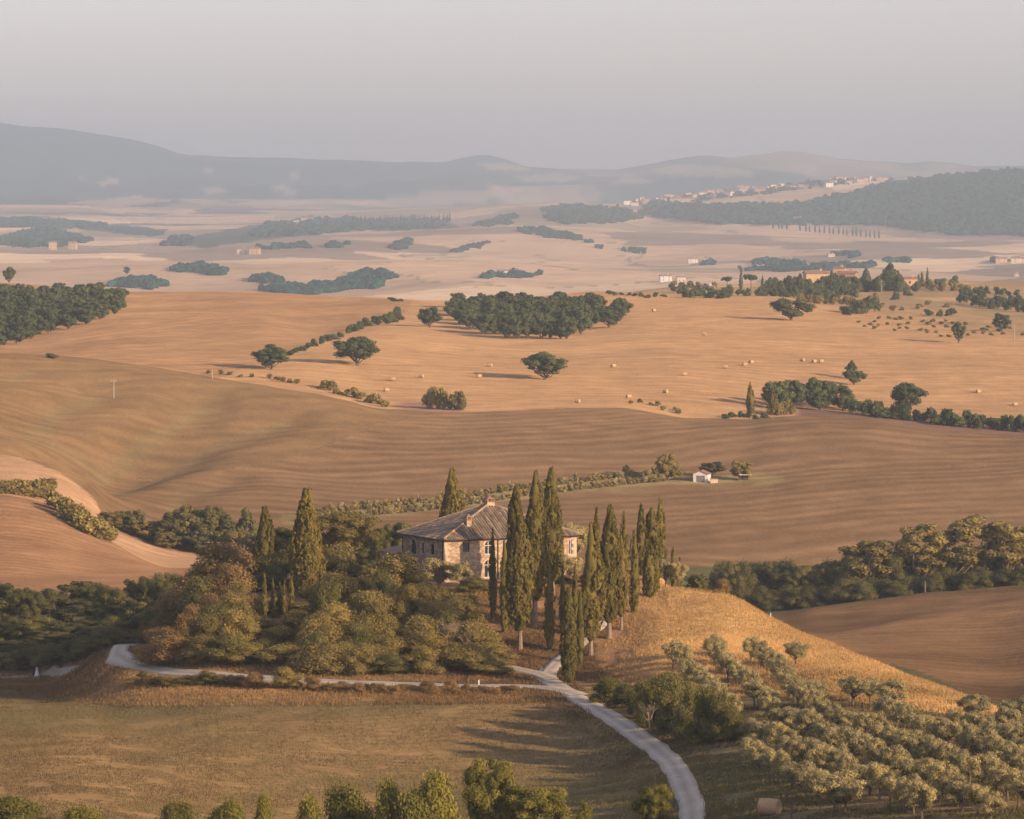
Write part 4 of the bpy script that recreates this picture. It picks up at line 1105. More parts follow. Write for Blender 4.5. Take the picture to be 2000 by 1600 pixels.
def tree_px(kind, k, u, vt, wpx, loc, name, label, cat, leafm, woodm='bark', group=None):
    H = max(1.0, -(vt - V0)/F*loc.y - loc.z)
    return sized(kind, k, H, wpx/F*loc.y, name, label, cat, leafm, woodm, loc, group)

KT = [('oak', 660, 1000, 150, 601, 'big rounded oak with sunlit crown behind the huge broad cypress', 'scrub_leaf'),
      ('oak', 565, 1030, 110, 604, 'dark oak in shade between the two cypresses on the left of the knoll', 'oak_leaf'),
      ('oak', 700, 1050, 80, 600, 'leaning oak left of the farmhouse, below the big rounded oak', 'oak_leaf'),
      ('shrub', 650, 1065, 115, 586, 'dense round shrub at the foot of the big rounded oak', 'scrub_leaf'),
      ('shrub', 770, 1080, 135, 577, 'large bright bush just below the left corner of the farmhouse', 'scrub_leaf'),
      ('shrub', 720, 1105, 85, 584, 'olive green bush left of the large bright bush by the farmhouse', 'oak_leaf'),
      ('shrub', 430, 1062, 150, 592, 'tall dry brown bush at the upper left of the knoll', 'rust_leaf'),
      ('shrub', 500, 1090, 80, 594, 'dark green bush behind the young pencil cypresses', 'oak_leaf'),
      ('wild', 345, 1160, 80, 585, 'rusty bush at the left end of the knoll', 'rust_leaf'),
      ('wild', 455, 1130, 105, 578, 'rust coloured spreading bush left of the young pencil cypresses', 'rust_leaf'),
      ('olive', 858, 1090, 58, 586, 'silvery olive tree before the shaded left corner of the farmhouse', 'olive_leaf'),
      ('olive', 900, 1096, 44, 584, 'smaller silvery olive tree below the shuttered farmhouse window', 'olive_leaf'),
      ('olive', 1112, 1082, 46, 590, 'silvery olive between the tall cypresses right of the farmhouse', 'olive_leaf'),
      ('olive', 1122, 1020, 56, 618, 'sunlit olive crown behind the right end of the farmhouse', 'olive_leaf'),
      ('olive', 1326, 1098, 32, 592, 'pale olive bush beside the tiny cypress spike', 'olive_leaf'),
      ('olive', 1300, 1092, 26, 593, 'small olive shrub right of the drive cypresses', 'olive_leaf'),
      ('shrub', 562, 1072, 105, 597, 'dark mass of bush behind the five young pencil cypresses', 'hedge_leaf'),
      ('shrub', 530, 1105, 70, 590, 'dark bush below the shaded cypress on the left shoulder', 'hedge_leaf'),
      ('shrub', 930, 1128, 60, 583, 'dark leafy shrub in shade before the farmhouse front', 'hedge_leaf'),
      ('shrub', 1095, 1130, 50, 590, 'shaded shrub between trunks right of the farmhouse', 'hedge_leaf'),
      ('shrub', 1148, 1140, 40, 592, 'dark shrub behind the big rounded drive cypress', 'hedge_leaf'),
      ('wild', 1412, 1130, 34, 584, 'brown bush on the crest of the golden slope', 'rust_leaf'),
      ('far_bush', 1362, 1122, 50, 612, 'low dark green bush behind the crest right of the drive', 'hedge_leaf')]
for k, (kd, u, vt, w, y, lab, lf) in enumerate(KT):
    cat = 'olive tree' if kd == 'olive' else 'tree' if kd == 'oak' else 'bush'
    tree_px(kd, k, u, vt, w, at_y(u, y), {'oak': 'oak_tree', 'olive': 'olive_tree'}.get(kd, 'bush'), lab, cat, lf)
# the thicket covering the knoll's flank: rows from back to front
rng = np.random.default_rng(11); n = 0
def thicket_top(u): return np.interp(u, [285,320,380,440,520,560,640,700,760,830,900,960,985], [1235,1170,1090,1085,1110,1150,1140,1120,1120,1150,1190,1230,1290])
SPOTS = []; rown = ['top', 'second', 'third', 'fourth', 'fifth', 'sixth', 'seventh', 'lowest']
for row, vb in enumerate(np.linspace(1168, 1318, 8)):
    u = 310 + rng.uniform(0, 40); i = 0
    while u < 965:
        if vb > thicket_top(u) + 40: SPOTS.append((u + rng.uniform(-10, 10), vb + rng.uniform(-8, 8), row, i)); i += 1
        u += rng.uniform(50, 80)
for k, (u, vb, row, i) in enumerate(SPOTS):
    loc = hit(u, min(vb, 1316), 520, 612)
    if near_road(np.array([loc.x]), np.array([loc.y]), 2.2)[0]: loc = hit(u, 1296, 520, 612)
    a = (u - 280)/700.; r = rng.random()
    lf = 'rust_leaf' if r < .85 - 2.3*a else ('scrub_leaf' if r < .78 else 'oak_leaf')
    kd = 'wild' if (lf == 'rust_leaf' or rng.random() < .3) else 'shrub'
    hgt = rng.uniform(3.4, 6.6)*(.6 if vb > 1290 else .8 if vb > 1250 else 1.0); wd = rng.uniform(3.8, 6.6)
    if abs(u - 545) < 62 and vb < 1285: hgt *= .42
    if abs(u - 545) < 60 and 1150 < vb < 1200: continue
    tone = {'rust_leaf': 'rusty brown', 'scrub_leaf': 'olive gold', 'oak_leaf': 'deep green'}[lf]
    sized(kd, k, hgt, wd, 'thicket_bush', f'{tone} thicket bush on the knoll flank, {ORD[i]} from the left in the {rown[row]} row', 'bush', lf, 'bark', loc, 'bushes of the knoll thicket')
# dry leafless trees
BT = [(878, 1286, 1150, 'leafless tan tree among the bushes below the farmhouse', .55), (912, 1292, 1185, 'smaller leafless tree right of the tan one below the farmhouse', .6),
      (1268, 1428, 1325, 'bare grey tree in front of the dark bushes beside the road', .45), (1248, 1404, 1352, 'small bare shrub-tree left of the bare grey tree', .55), (1320, 1436, 1372, 'golden bare tree right of the bare grey tree by the road', .5)]
for k, (u, vb, vt, lab, sp) in enumerate(BT):
    loc = hit(u, vb, 400, 620); H = -(vt - V0)/F*loc.y - loc.z
    t = thing('bare_tree', lab, 'tree', loc, RNG.uniform(0, 6))
    obj('trunk', make_bare('bare', 300+k, H*.8, sp, 5, .11), 'pale_wood', t)

# ------------------------------------------------------------------ olive grove
ROWS = [((1466,1502),(1650,1590),10), ((1474,1452),(1800,1602),17), ((1505,1418),(1930,1606),20), ((1590,1410),(2040,1592),20), ((1725,1420),(2070,1550),17), ((1860,1436),(2090,1518),13), ((1960,1446),(2100,1486),8),
        ((1318,1305),(1432,1412),10), ((1392,1296),(1500,1398),10), ((1470,1290),(1575,1392),8)]
rng = np.random.default_rng(17)
rowname = ['front', 'second', 'third', 'fourth', 'fifth', 'sixth', 'hindmost', 'left upper', 'middle upper', 'right upper']
for r, (a, b, n) in enumerate(ROWS):
    for i in range(n):
        f = i/(n-1); u = a[0] + (b[0]-a[0])*f + rng.uniform(-6, 6); v = a[1] + (b[1]-a[1])*f + rng.uniform(-2, 2)
        loc = hit(u, v, 330, 600)
        sized('olive', r*7+i*3, rng.uniform(2.5, 3.5), rng.uniform(2.0, 2.7), 'olive_tree', f'silvery olive tree, {ORD[i]} down the {rowname[r]} row of the grove', 'olive tree', 'olive_leaf', 'bark', loc, 'olive grove on the right')
for k, (u, v, s, lab) in enumerate([(1640,1588,1.0,'rounded olive tree standing free at the lower end of the front row'), (1552,1372,.8,'lone olive on the bare patch in the upper grove'), (1665,1378,.9,'olive tree highest on the golden slope, left of a pair'), (1700,1372,.75,'small olive tree, right of the pair high on the golden slope'),
                                   (1555,1300,.8,'thin olive sapling in the golden grass'), (1745,1385,.9,'olive tree on the edge of the golden grass, middle of the slope'), (1905,1415,.9,'olive tree at the edge of the golden grass near the right border'), (1990,1430,1.0,'dark olive tree cut by the right border'), (1590,1382,.8,'olive between the bare patch and the golden grass')]):
    sized('olive', k, 3.6*s, 3.6*s, 'olive_tree', lab, 'olive tree', 'olive_leaf', 'bark', hit(u, v, 330, 600), 'olive grove on the right')
# dark bushes between road and grove
rng = np.random.default_rng(19)
DB = [(1190,1372,60,1322),(1222,1385,55,1335),(1255,1402,60,1330),(1285,1418,60,1322),(1315,1432,65,1318),(1345,1445,60,1340),(1375,1452,60,1345),(1405,1452,60,1350),(1300,1395,60,1312),(1345,1410,55,1330),(1385,1425,60,1348),(1425,1450,50,1380)]
for k, (u, vb, w, vt) in enumerate(DB):
    tree_px('shrub', k, u, vt, w*1.1, hit(u, vb, 400, 600), 'bush', f'dark green bush, {ORD[k] if k < 8 else ORD[k]} along the clump between the road and the olive grove', 'bush', 'hedge_leaf' if k % 3 else 'near_leaf', group='bushes between road and grove')
for k, (u, v, w) in enumerate([(560,1345,62),(500,1345,45),(610,1348,40)]):
    sized('shrub', k+1, [2.6,1.9,1.6][k], w/F*530, 'bush', ['round leafy bush on the bank below the side lane', 'low bush on the bank left of the round leafy one', 'low dry bush on the bank right of the round leafy one'][k], 'bush', ['scrub_leaf','rust_leaf','rust_leaf'][k], 'bark', hit(u, v, 500, 560))

# ------------------------------------------------------------------ dark wood left of the knoll
rng = np.random.default_rng(23)
LW = [(20,1138,70,700),(55,1150,60,690),(110,1150,75,695),(140,1135,80,705),(185,1140,70,700),(215,1150,75,690),(262,1132,34,705),(290,1128,70,700),(330,1120,70,690),(245,1165,60,685),(0,1200,80,672),(70,1205,80,668),(130,1215,80,666),(180,1210,80,668),(230,1205,80,660),(275,1200,70,640),(40,1250,90,662),(110,1258,90,660),(170,1252,80,656),(210,1240,60,650),(290,1230,60,615),(-40,1160,90,690),(-50,1235,90,664),(310,1180,60,640),(155,1185,80,672),(100,1228,80,664),(195,1222,70,656),(240,1232,60,632)]
for k, (u, vt, w, y) in enumerate(LW):
    tree_px('oak' if k % 3 else 'airy', k, u, vt, w*1.15, at_y(u, y), 'oak_tree', f'tree in the dark wood left of the knoll, {ORD[[q[:2] for q in sorted(LW)].index((u, vt))]} counting from the left', 'tree', 'hedge_leaf' if k % 4 else 'oak_leaf', group='dark wood on the left')
# ------------------------------------------------------------------ trees in the hollow behind the farmhouse
for k, (u, vt, w, y, lab) in enumerate([(715,1035,60,640,'dark tree left of the farmhouse roof, first of three in the hollow'), (755,1024,60,650,'dark tree left of the farmhouse roof, second of three in the hollow'), (792,1020,55,640,'dark tree touching the left roof edge, third of three in the hollow')]):
    tree_px('oak', k, u, vt, w*1.1, at_y(u, y), 'oak_tree', lab, 'tree', 'oak_leaf')

# ------------------------------------------------------------------ hedgerow at the right, beyond the golden spur
rng = np.random.default_rng(29)
for k, u in enumerate(np.arange(1412, 2040, 21)):
    vt = np.interp(u, [1410,1450,1560,1650,1760,2040], [1106,1100,1105,1095,1080,1060]) + rng.uniform(-9, 9)
    tree_px('oak' if k % 2 else 'shrub', k, u, vt, rng.uniform(52, 74), at_y(u, 903 + rng.uniform(-6, 14)), 'hedgerow_tree', f'{ORD[k]} dense tree from the left in the hedgerow beyond the golden spur', 'tree', 'hedge_leaf', group='hedgerow beyond the golden spur')
for k, u in enumerate(np.arange(1440, 2030, 24)):
    tree_px('shrub', k, u, np.interp(u, [1440,1560,2030], [1150,1145,1105]) + rng.uniform(-6, 6), rng.uniform(46, 60), at_y(u, 892 + rng.uniform(-4, 4)), 'hedge_bush', f'{ORD[k]} low bush from the left at the foot of the hedgerow beyond the spur', 'bush', 'hedge_leaf', group='hedgerow foot bushes')
for k, (u, vt, w, lab) in enumerate([(1688,1062,88,'airy round tree rising above the hedgerow, leftmost of the tall ones'), (1798,1030,90,'tall airy tree above the hedgerow, second of the tall ones'), (1860,1040,80,'tall airy tree above the hedgerow, third of the tall ones'), (1912,1016,95,'tallest airy tree above the hedgerow near the right border'), (1968,1028,85,'tall airy tree above the hedgerow, close to the right border'), (2010,1035,70,'airy tree cut by the right border above the hedgerow')]):
    tree_px('airy', k, u, vt - 6, w*1.2, at_y(u, 899), 'poplar_tree', lab, 'tree', 'scrub_leaf', 'pale_wood', 'tall trees over the hedgerow')
# ------------------------------------------------------------------ hedge along the far side of the pale strip, left
PS = [(212,1000,1030,40),(236,998,1036,44),(262,996,1044,42),(288,1018,1056,50),(312,1018,1062,50),(340,998,1068,60),(372,988,1072,72),(405,990,1076,70),(432,1003,1078,56),(328,1040,1072,46),(386,1036,1080,60),(440,1035,1084,50),(466,1040,1086,52),(500,1045,1088,52),(480,992,1078,34),(532,1040,1090,60),(575,1050,1090,60)]
for k, (u, vt, vb, w) in enumerate(PS):
    tall = vt <= 1010
    tree_px('full_oak', k, u, vt, w*1.1, hit(u, vb, 880, 1000), 'hedgerow_tree' if tall else 'bush', f'green {"tree" if tall else "bush"} in the hedge behind the pale strip, {ORD[[q[0] for q in sorted(PS)].index(u)]} from the left', 'tree' if tall else 'bush', 'hedge_leaf' if k % 3 else 'scrub_leaf', group='hedge behind the pale strip')
for k, u in enumerate(np.arange(-10, 215, 22)):
    loc = hit(u, np.interp(u, [0,120,160,215], [1311,1302,1292,1262]), 560, 760)
    sized('shrub', k, RNG.uniform(2.2, 3.6), RNG.uniform(3.5, 5.5), 'bush', f'dark low bush before the left wood, {ORD[k]} from the left along the footpath', 'bush', 'hedge_leaf', 'bark', loc, 'bushes along the footpath')
for k, (u, vt, vb, w) in enumerate([(10,938,965,40),(38,936,968,40),(66,938,972,36),(92,934,975,40),(112,970,998,36),(128,972,1012,40),(145,985,1022,38),(162,996,1035,40),(180,1008,1046,40),(198,1018,1052,34),(215,1030,1058,24)]):
    tree_px('far_bush', k, u, vt, w*1.15, hit(u, vb, 840, 960), 'bush', f'dry bush, {ORD[k]} from the left in the hedge along the left brown hill', 'bush', 'scrub_leaf', group='hedge on the brown hill')

# ------------------------------------------------------------------ foreground trees, bases below the frame
FG = [(20,1555,95,352,'dark leafy treetop in the bottom left corner'),(60,1585,60,352,'low treetop just right of the bottom left corner'),(155,1577,80,350,'dark flat treetop on the bottom edge, second clump from the left'),(345,1565,70,350,'yellow green treetop on the bottom edge below the meadow'),(445,1562,75,350,'treetop on the bottom edge, left of the one with a spike'),(510,1552,50,350,'treetop with a small spike on the bottom edge'),(600,1556,55,350,'slim treetop on the bottom edge, left of the big cluster'),
      (680,1532,90,352,'broad yellow green treetop, left of the big bottom cluster'),(760,1522,60,352,'treetop in the bottom cluster with a bright tip'),(845,1508,120,350,'largest dark treetop in the bottom cluster'),(800,1550,90,346,'low treetop filling the bottom cluster'),(955,1482,80,354,'tall open foreground tree with trunks showing against the meadow'),(1045,1536,105,352,'dark spreading foreground treetop right of the tall open tree'),(1138,1566,40,356,'small brownish treetop between the spreading tree and the road'),(1278,1532,54,372,'small round tree on the verge left of the road')]
for k, (u, vt, w, y, lab) in enumerate(FG):
    loc = at_y(u, y + 40) if u != 1278 else at_y(u, 396)
    tree_px('oak' if u in (955, 1278, 1045) else 'shrub', k, u, vt, w*1.3, loc, 'foreground_tree', lab, 'tree', 'near_leaf')

rng = np.random.default_rng(71)
for k, u in enumerate(np.arange(262, 480, 17)):
    sized('wild' if k % 3 else 'shrub', k, rng.uniform(.9, 1.7), rng.uniform(1.6, 2.8), 'bush', f'small dark bush on the bank below the side lane, {ORD[k]} from its left end', 'bush', 'oak_leaf' if k % 2 else 'rust_leaf', 'bark', hit(u, 1336 + rng.uniform(-3, 6), 500, 570), 'bank bushes below the lane')
for k, u in enumerate(np.arange(640, 1010, 15)):
    sized('wild', k, rng.uniform(.6, 1.3), rng.uniform(1.2, 2.6), 'weed_clump', f'low rusty weed clump on the bank below the lane, {ORD[k]} from left', 'bush', 'rust_leaf', 'bark', hit(u, 1352 + rng.uniform(-4, 5), 500, 570), 'weed clumps on the bank')
# ------------------------------------------------------------------ stubble hill: trees, copse, hedges, bales
def far_one(kind, k, u, vt, vb, w, name, label, cat, leafm='oak_far_leaf', group=None, ymin=1150, ymax=2700, loc=None):
    loc = loc or hit(u, vb, ymin, ymax)
    return tree_px(kind, k, u, vt, w, loc, name, label, cat, leafm, 'bark', group)
for k, a in enumerate([(530,672,722,66,'dark rounded oak at the lower end of the hedge on the stubble hill'), (698,658,714,82,'spreading oak with open crown on the stubble left of the copse'),
        (1064,688,742,86,'wide oak with a gap under its crown, alone on the stubble below the copse'), (839,600,640,42,'compact round oak standing just left of the copse'),
        (1545,583,626,76,'wide oak on the stubble skyline below the hilltop farm'), (1190,598,640,56,'oak leaning out at the right end of the copse'), (1212,582,625,42,'higher oak at the right end of the copse'),
        (1872,628,670,28,'narrow upright oak at the edge of the stubble near the right'), (1956,612,648,32,'small oak by the field track near the right border'),
        (1668,722,752,42,'leaning bush-like tree on the stubble above the right hedge'), (1662,704,740,22,'thin crooked treetop rising from the leaning tree'),
        (1772,748,806,64,'oak rising from the right hedge with a pale trunk'), (18,521,552,26,'lone small tree on the skyline at the far left')]):
    far_one('far_oak', k, a[0], a[1], a[2], a[3], 'oak_tree', a[4], 'tree')
rng = np.random.default_rng(37)
cop = [(885,580),(930,572),(1000,570),(1070,572),(1130,580),(1165,592),(1180,612),(1150,640),(1120,655),(1060,664),(1000,658),(940,645),(890,632),(880,605)]
n = 0; ci = 0; cv = 0; ranks = ['the front', 'the second', 'the third', 'the fourth', 'the fifth', 'the sixth', 'the seventh', 'the hindmost', 'the ninth', 'the tenth', 'the last']
for v in np.linspace(600, 662, 8):
    u = 880.
    while u < 1185:
        uu = u + rng.uniform(-6, 6)
        if inpoly(np.array([uu]), np.array([v - 8.]), cop)[0]:
            loc = hit(uu, v, 1400, 2050)
            ci = ci + 1 if v == cv else 0; cv = v
            sized('full_oak', n, rng.uniform(6.0, 9.0)*(1 if v > 630 else .72), rng.uniform(5.0, 7.5), 'oak_tree', f'dark oak in the copse on the stubble hill, {ORD[ci]} from left in {ranks[min(7, int(round((662-v)/8.857)))]} rank', 'tree', 'oak_far_leaf', 'bark', loc, 'copse on the stubble hill'); n += 1
        u += rng.uniform(15, 22)
wd = [(-60,565),(0,560),(80,558),(180,566),(248,580),(240,605),(180,632),(90,658),(0,680),(-60,690)]
n = 0
for v in np.linspace(585, 682, 11):
    u = -50.
    while u < 250:
        uu = u + rng.uniform(-6, 6)
        if inpoly(np.array([uu]), np.array([v - 2.]), wd)[0]:
            loc = hit(uu, v, 1350, 2100)
            ci = ci + 1 if v == cv else 0; cv = v
            sized('full_oak', n, rng.uniform(4.4, 7.2), rng.uniform(5.0, 7.5), 'wood_tree', f'tree in the wood left on the stubble hill, {ORD[ci]} from left in {ranks[int(round((682-v)/9.7))]} rank', 'tree', 'oak_far_leaf', 'bark', loc, 'wood at the left edge'); n += 1
        u += rng.uniform(16, 24)
far_bush_mesh = [joined(PROTO['far_bush'][k], 'oak_far_leaf', 'bark') for k in range(4)]
far_bush_dry = [joined(PROTO['far_bush'][k], 'scrub_leaf', 'bark') for k in range(4)]
def bush_line(pts, n, vh, w, label, group, dry=False, jit=3, ymin=1150, ymax=2700, name=None):
    name = name or ('shrub' if vh < 15 else 'hedge_bush')
    """n bushes along a polyline of (column, row); vh height and w width in px"""
    P = np.array(pts, float); d = np.concatenate([[0], np.cumsum(np.hypot(*np.diff(P, axis=0).T))])
    for i in range(n):
        s = d[-1]*(i + .5)/n; u = np.interp(s, d, P[:, 0]) + RNG.uniform(-jit, jit); v = np.interp(s, d, P[:, 1]) + RNG.uniform(-jit, jit)*.5
        loc = hit(u, v, ymin, ymax); k = RNG.integers(0, 4); m = loc.y/F
        sc = RNG.uniform(.7, 1.3); hh = vh*m*sc; ww = w*m*RNG.uniform(.8, 1.25)
        tag(obj(name, (far_bush_dry if dry else far_bush_mesh)[k], loc=loc, rot=(0, 0, RNG.uniform(0, 6)), scale=(ww/5.9, ww/5.9, hh/4.3)), label if n == 1 else f'{label}, {ORD[i]} from left', 'bush', group)
bush_line([(545,700),(600,684),(650,664),(700,644),(735,630)], 15, 13, 22, 'low bush in the hedge climbing the stubble hill', 'hedge climbing the stubble hill')
bush_line([(735,636),(785,625)], 4, 22, 28, 'taller bush at the upper end of the hedge on the stubble hill', 'upper end of the stubble hedge')
bush_line([(400,732),(425,730),(470,736),(500,738)], 5, 8, 16, 'small bush on the crest below the dark rounded oak', 'crest bushes, left', True)
bush_line([(520,740),(560,746),(590,752)], 5, 10, 18, 'brownish bush on the crest, left part of the crest hedge', 'crest hedge, left part', True)
bush_line([(625,756),(660,768),(700,780),(740,792),(755,797)], 9, 16, 28, 'olive green bush in the crest hedge above the swale', 'crest hedge, middle part', True)
bush_line([(838,798),(860,800),(885,801),(905,802)], 5, 34, 34, 'tall bush in the thicket above the saddle of the fields', 'saddle thicket', True)
bush_line([(96,700)], 1, 10, 26, 'single low bush on the far left crest', None)
bush_line([(755,586),(790,590)], 3, 6, 18, 'flat shrub on the skyline left of the copse', 'skyline shrubs')
bush_line([(1180,574),(1220,578),(1270,581),(1300,582)], 9, 7, 18, 'low shrub in the hedge on the skyline right of the copse', 'skyline hedge right of the copse')
bush_line([(1225,786),(1260,792),(1300,800),(1335,808)], 7, 8, 14, 'little bush along the ditch at the middle of the crest', 'ditch bushes', True, jit=9)
bush_line([(1405,818),(1440,816),(1480,818),(1500,818)], 6, 12, 24, 'low bush around the foot of the two cypresses on the crest', 'bushes at the crest cypresses')
bush_line([(1500,812),(1530,812),(1550,808)], 4, 22, 30, 'bush right of the two cypresses on the crest', 'bushes right of the crest cypresses', True)
bush_line([(1640,800),(1700,812),(1760,820),(1830,828),(1900,836),(1960,840),(2010,846)], 26, 26, 30, 'dark bush in the long hedge above the ploughed strip', 'long hedge at the right')
for k, (u, vt, vb, w) in enumerate([(1515,745,800,54),(1545,742,798,52),(1580,738,796,52),(1612,744,796,50),(1640,752,798,50),(1602,760,802,46)]):
    far_one('full_oak', k, u, vt, vb, w, 'oak_tree', f'dark oak in the thick left end of the long crest hedge, {ORD[[0,1,2,4,5,3][k]]} from left', 'tree', group='thick end of the long hedge')
for k, (u, vt, vb, w, lab) in enumerate([(1465,748,822,15,'lone cypress on the crest, the taller of two beside the hedge'), (1509,758,820,13,'shorter cypress on the crest with a bare pale trunk')]):
    loc = hit(u, vb, 1150, 1300); cypress_at(u, vt, w, loc, .16 + .08*k, lab, 160+k, 'crest cypresses', nl=900)

# round straw bales
def bale_parts(D, Wd):
    n = 28; th = np.linspace(0, 2*np.pi, n, endpoint=False); rng = np.random.default_rng(3)
    mb = MB(); xs = np.array([-.5, -.47, -.3, -.1, .1, .3, .47, .5])*Wd; rs = np.array([.93, .985, 1.0, 1.01, 1.005, 1.0, .985, .93])*D/2
    V = np.array([[(x, r*math.cos(t)*(1+.012*rng.normal()), r*math.sin(t)*(1+.012*rng.normal()) + D/2 - .05) for t in th] for x, r in zip(xs, rs)]).reshape(-1, 3)
    k = np.arange(len(xs)-1)[:, None]*n; j = np.arange(n)[None]; j2 = (j+1) % n
    mb.add(V, np.stack([k+j, k+j2, k+n+j2, k+n+j], -1).reshape(-1, 4)); roll = mb.mesh('straw_roll'); roll.polygons.foreach_set('use_smooth', np.ones(len(roll.polygons), bool))
    ends = []
    for s in (-1, 1):
        e = MB(); rr = [.93, .72, .5, .28, .08]; dd = [0, .012, .0, .014, .006]
        V = np.array([[(s*(Wd/2 + d), r*D/2*math.cos(t), r*D/2*math.sin(t) + D/2 - .05) for t in th] for r, d in zip(rr, dd)]).reshape(-1, 3)
        k = np.arange(len(rr)-1)[:, None]*n; q = np.stack([k+j, k+j2, k+n+j2, k+n+j], -1).reshape(-1, 4)
        e.add(V, q, [(4*n, 4*n+i, 4*n+i+1) for i in range(1, n-1)]); ends.append(e.mesh('straw_end'))
    return roll, ends
roll, ends = bale_parts(1.5, 1.75)
def bale(u, v, rz, label, group, s=1.0, ymin=380, ymax=2100):
    loc = hit(u, v, ymin, ymax); t = thing('hay_bale', label, 'hay bale', loc, rz, group, (s, s, s))
    obj('roll', roll, 'straw', t)
    for e in ends: obj('end_face', e, 'straw_end', t)
bale(1503, 1592, -.45, 'large round straw bale beside the olive grove at the bottom of the picture', 'round straw bales', 1.0, 370, 450)
BL = [(1277,609,'near the skyline right of the copse'),(1375,655,'right of the middle, high on the stubble'),(1337,734,'lowest left of the loose right cluster'),(1417,720,'just left of a touching pair'),(1455,715,'left bale of the touching pair'),(1467,710,'right bale of the touching pair'),
      (1567,706,'leftmost of three in a short line'),(1590,709,'middle of three in a short line'),(1604,709,'rightmost of three in a short line'),(1911,768,'alone above the right hedge'),(1983,793,'near the right border above the hedge'),
      (1198,718,'right of the lone wide oak'),(957,717,'in the shadow side left of the lone wide oak'),(936,738,'left of the lone wide oak, lower one'),(823,738,'middle one of the left group'),(768,744,'leftmost, near the spreading oak'),(755,765,'lowest on the left near the crest hedge'),(1128,787,'low in the middle near the crest'),(1300,768,'low right of the middle near the crest'),(1228,778,'by the ditch bushes at the crest'),(1178,600,'high beside the oak at the copse end')]
for k, (u, v, d) in enumerate(BL):
    bale(u, v, RNG.uniform(-.8, .8), f'round straw bale on the stubble, {d}', 'round straw bales', .78, 1150, 2100)

# ------------------------------------------------------------------ white shed in the big field and its trees
def build_shed():
    P = hit(1368, 942, 1000, 1180); m = P.y/F
    t = thing('garage_shed', 'small white gabled shed with grey garage door in the big field', 'shed', P, -.22, None, (.78, .78, .78))
    w, d, h, rz = 4.6, 5.5, 2.5, 1.0
    wl = MB()
    for x0, x1, z0, z1 in ((-w/2, -1.35, -.4, h), (1.35, w/2, -.4, h), (-1.35, 1.35, 2.05, h)): wl.add([(x0,0,z0),(x1,0,z0),(x1,0,z1),(x0,0,z1)], [(0,1,2,3)])
    wl.add([(-w/2,0,h),(w/2,0,h),(0,0,h+rz)], None, [(0,1,2)]); wl.add([(-w/2,d,h),(w/2,d,h),(0,d,h+rz)], None, [(0,2,1)])
    for x in (-w/2, w/2): wl.add([(x,0,-.4),(x,d,-.4),(x,d,h),(x,0,h)], [(0,1,2,3)])
    wl.add([(-w/2,d,-.4),(w/2,d,-.4),(w/2,d,h),(-w/2,d,h)], [(3,2,1,0)])
    wl.build('wall', 'white_wall', t)
    rf = MB()
    for s in (-1, 1):
        a = np.array((s*(w/2+.3), -.3, h-.13)); b = np.array((0, -.3, h+rz)); D_ = np.array((0, d+.6, 0)); T_ = np.array((0,0,.13))
        rf.add([a, b, b+D_, a+D_, a+T_, b+T_, b+D_+T_, a+D_+T_], [(0,1,2,3),(4,5,6,7),(0,1,5,4),(1,2,6,5),(2,3,7,6),(3,0,4,7)])
    rf.build('roof', 'clay_roof', t)
    dr = MB()
    dr.box((-1.35, .12, -.3), (1.35, .18, 2.05)); door = dr.build('garage_door', 'grey_door', t)
    rb = MB()
    for i in range(5): rb.box((-1.3, .09, .1 + i*.4), (1.3, .118, .14 + i*.4))
    rb.build('door_ribs', 'grey_door', door)
    P2 = hit(1394, 943, 1000, 1180)
    t2 = thing('stone_trough', 'low pale stone block right of the white shed', 'trough', P2, .1)
    b = MB(); b.box((-.9,-.5,-.2),(.9,.5,.9)); b.build('block', 'quoin_stone', t2); b = MB(); b.box((-1,-.6,.9),(1,.6,1.02)); b.build('cover', 'clay_roof', t2)
    P3 = hit(1455, 940, 1000, 1180)
    t3 = thing('animal_shelter', 'tiny dark open shelter with pale roof right of the white shed', 'shelter', P3, .2)
    for x in (-1.2, 1.2):
        for y in (0, 1.6): MB().box((x-.06, y-.06, -.3), (x+.06, y+.06, 1.5)).build('post', 'bark', t3)
    MB().box((-1.5, -.3, 1.5), (1.5, 1.9, 1.62)).build('roof', 'white_wall', t3); MB().box((-1.2, 1.66, 0), (1.2, 1.72, 1.5)).build('back_board', 'door_wood', t3)
build_shed()
for k, (u, vt, vb, w, lab) in enumerate([(1303,886,938,44,'tree left of the white shed with two stems'), (1392,902,930,46,'tree right behind the white shed'), (1448,900,938,44,'round tree right of the shed by the shelter'), (1222,908,926,14,'small sapling in the vines left of the shed'), (1318,914,938,26,'bush at the foot of the two-stemmed tree')]):
    far_one('far_oak', k+2, u, vt, vb, w, 'oak_tree', lab, 'tree', 'scrub_leaf' if k % 2 == 0 else 'oak_leaf', ymin=1000, ymax=1200)
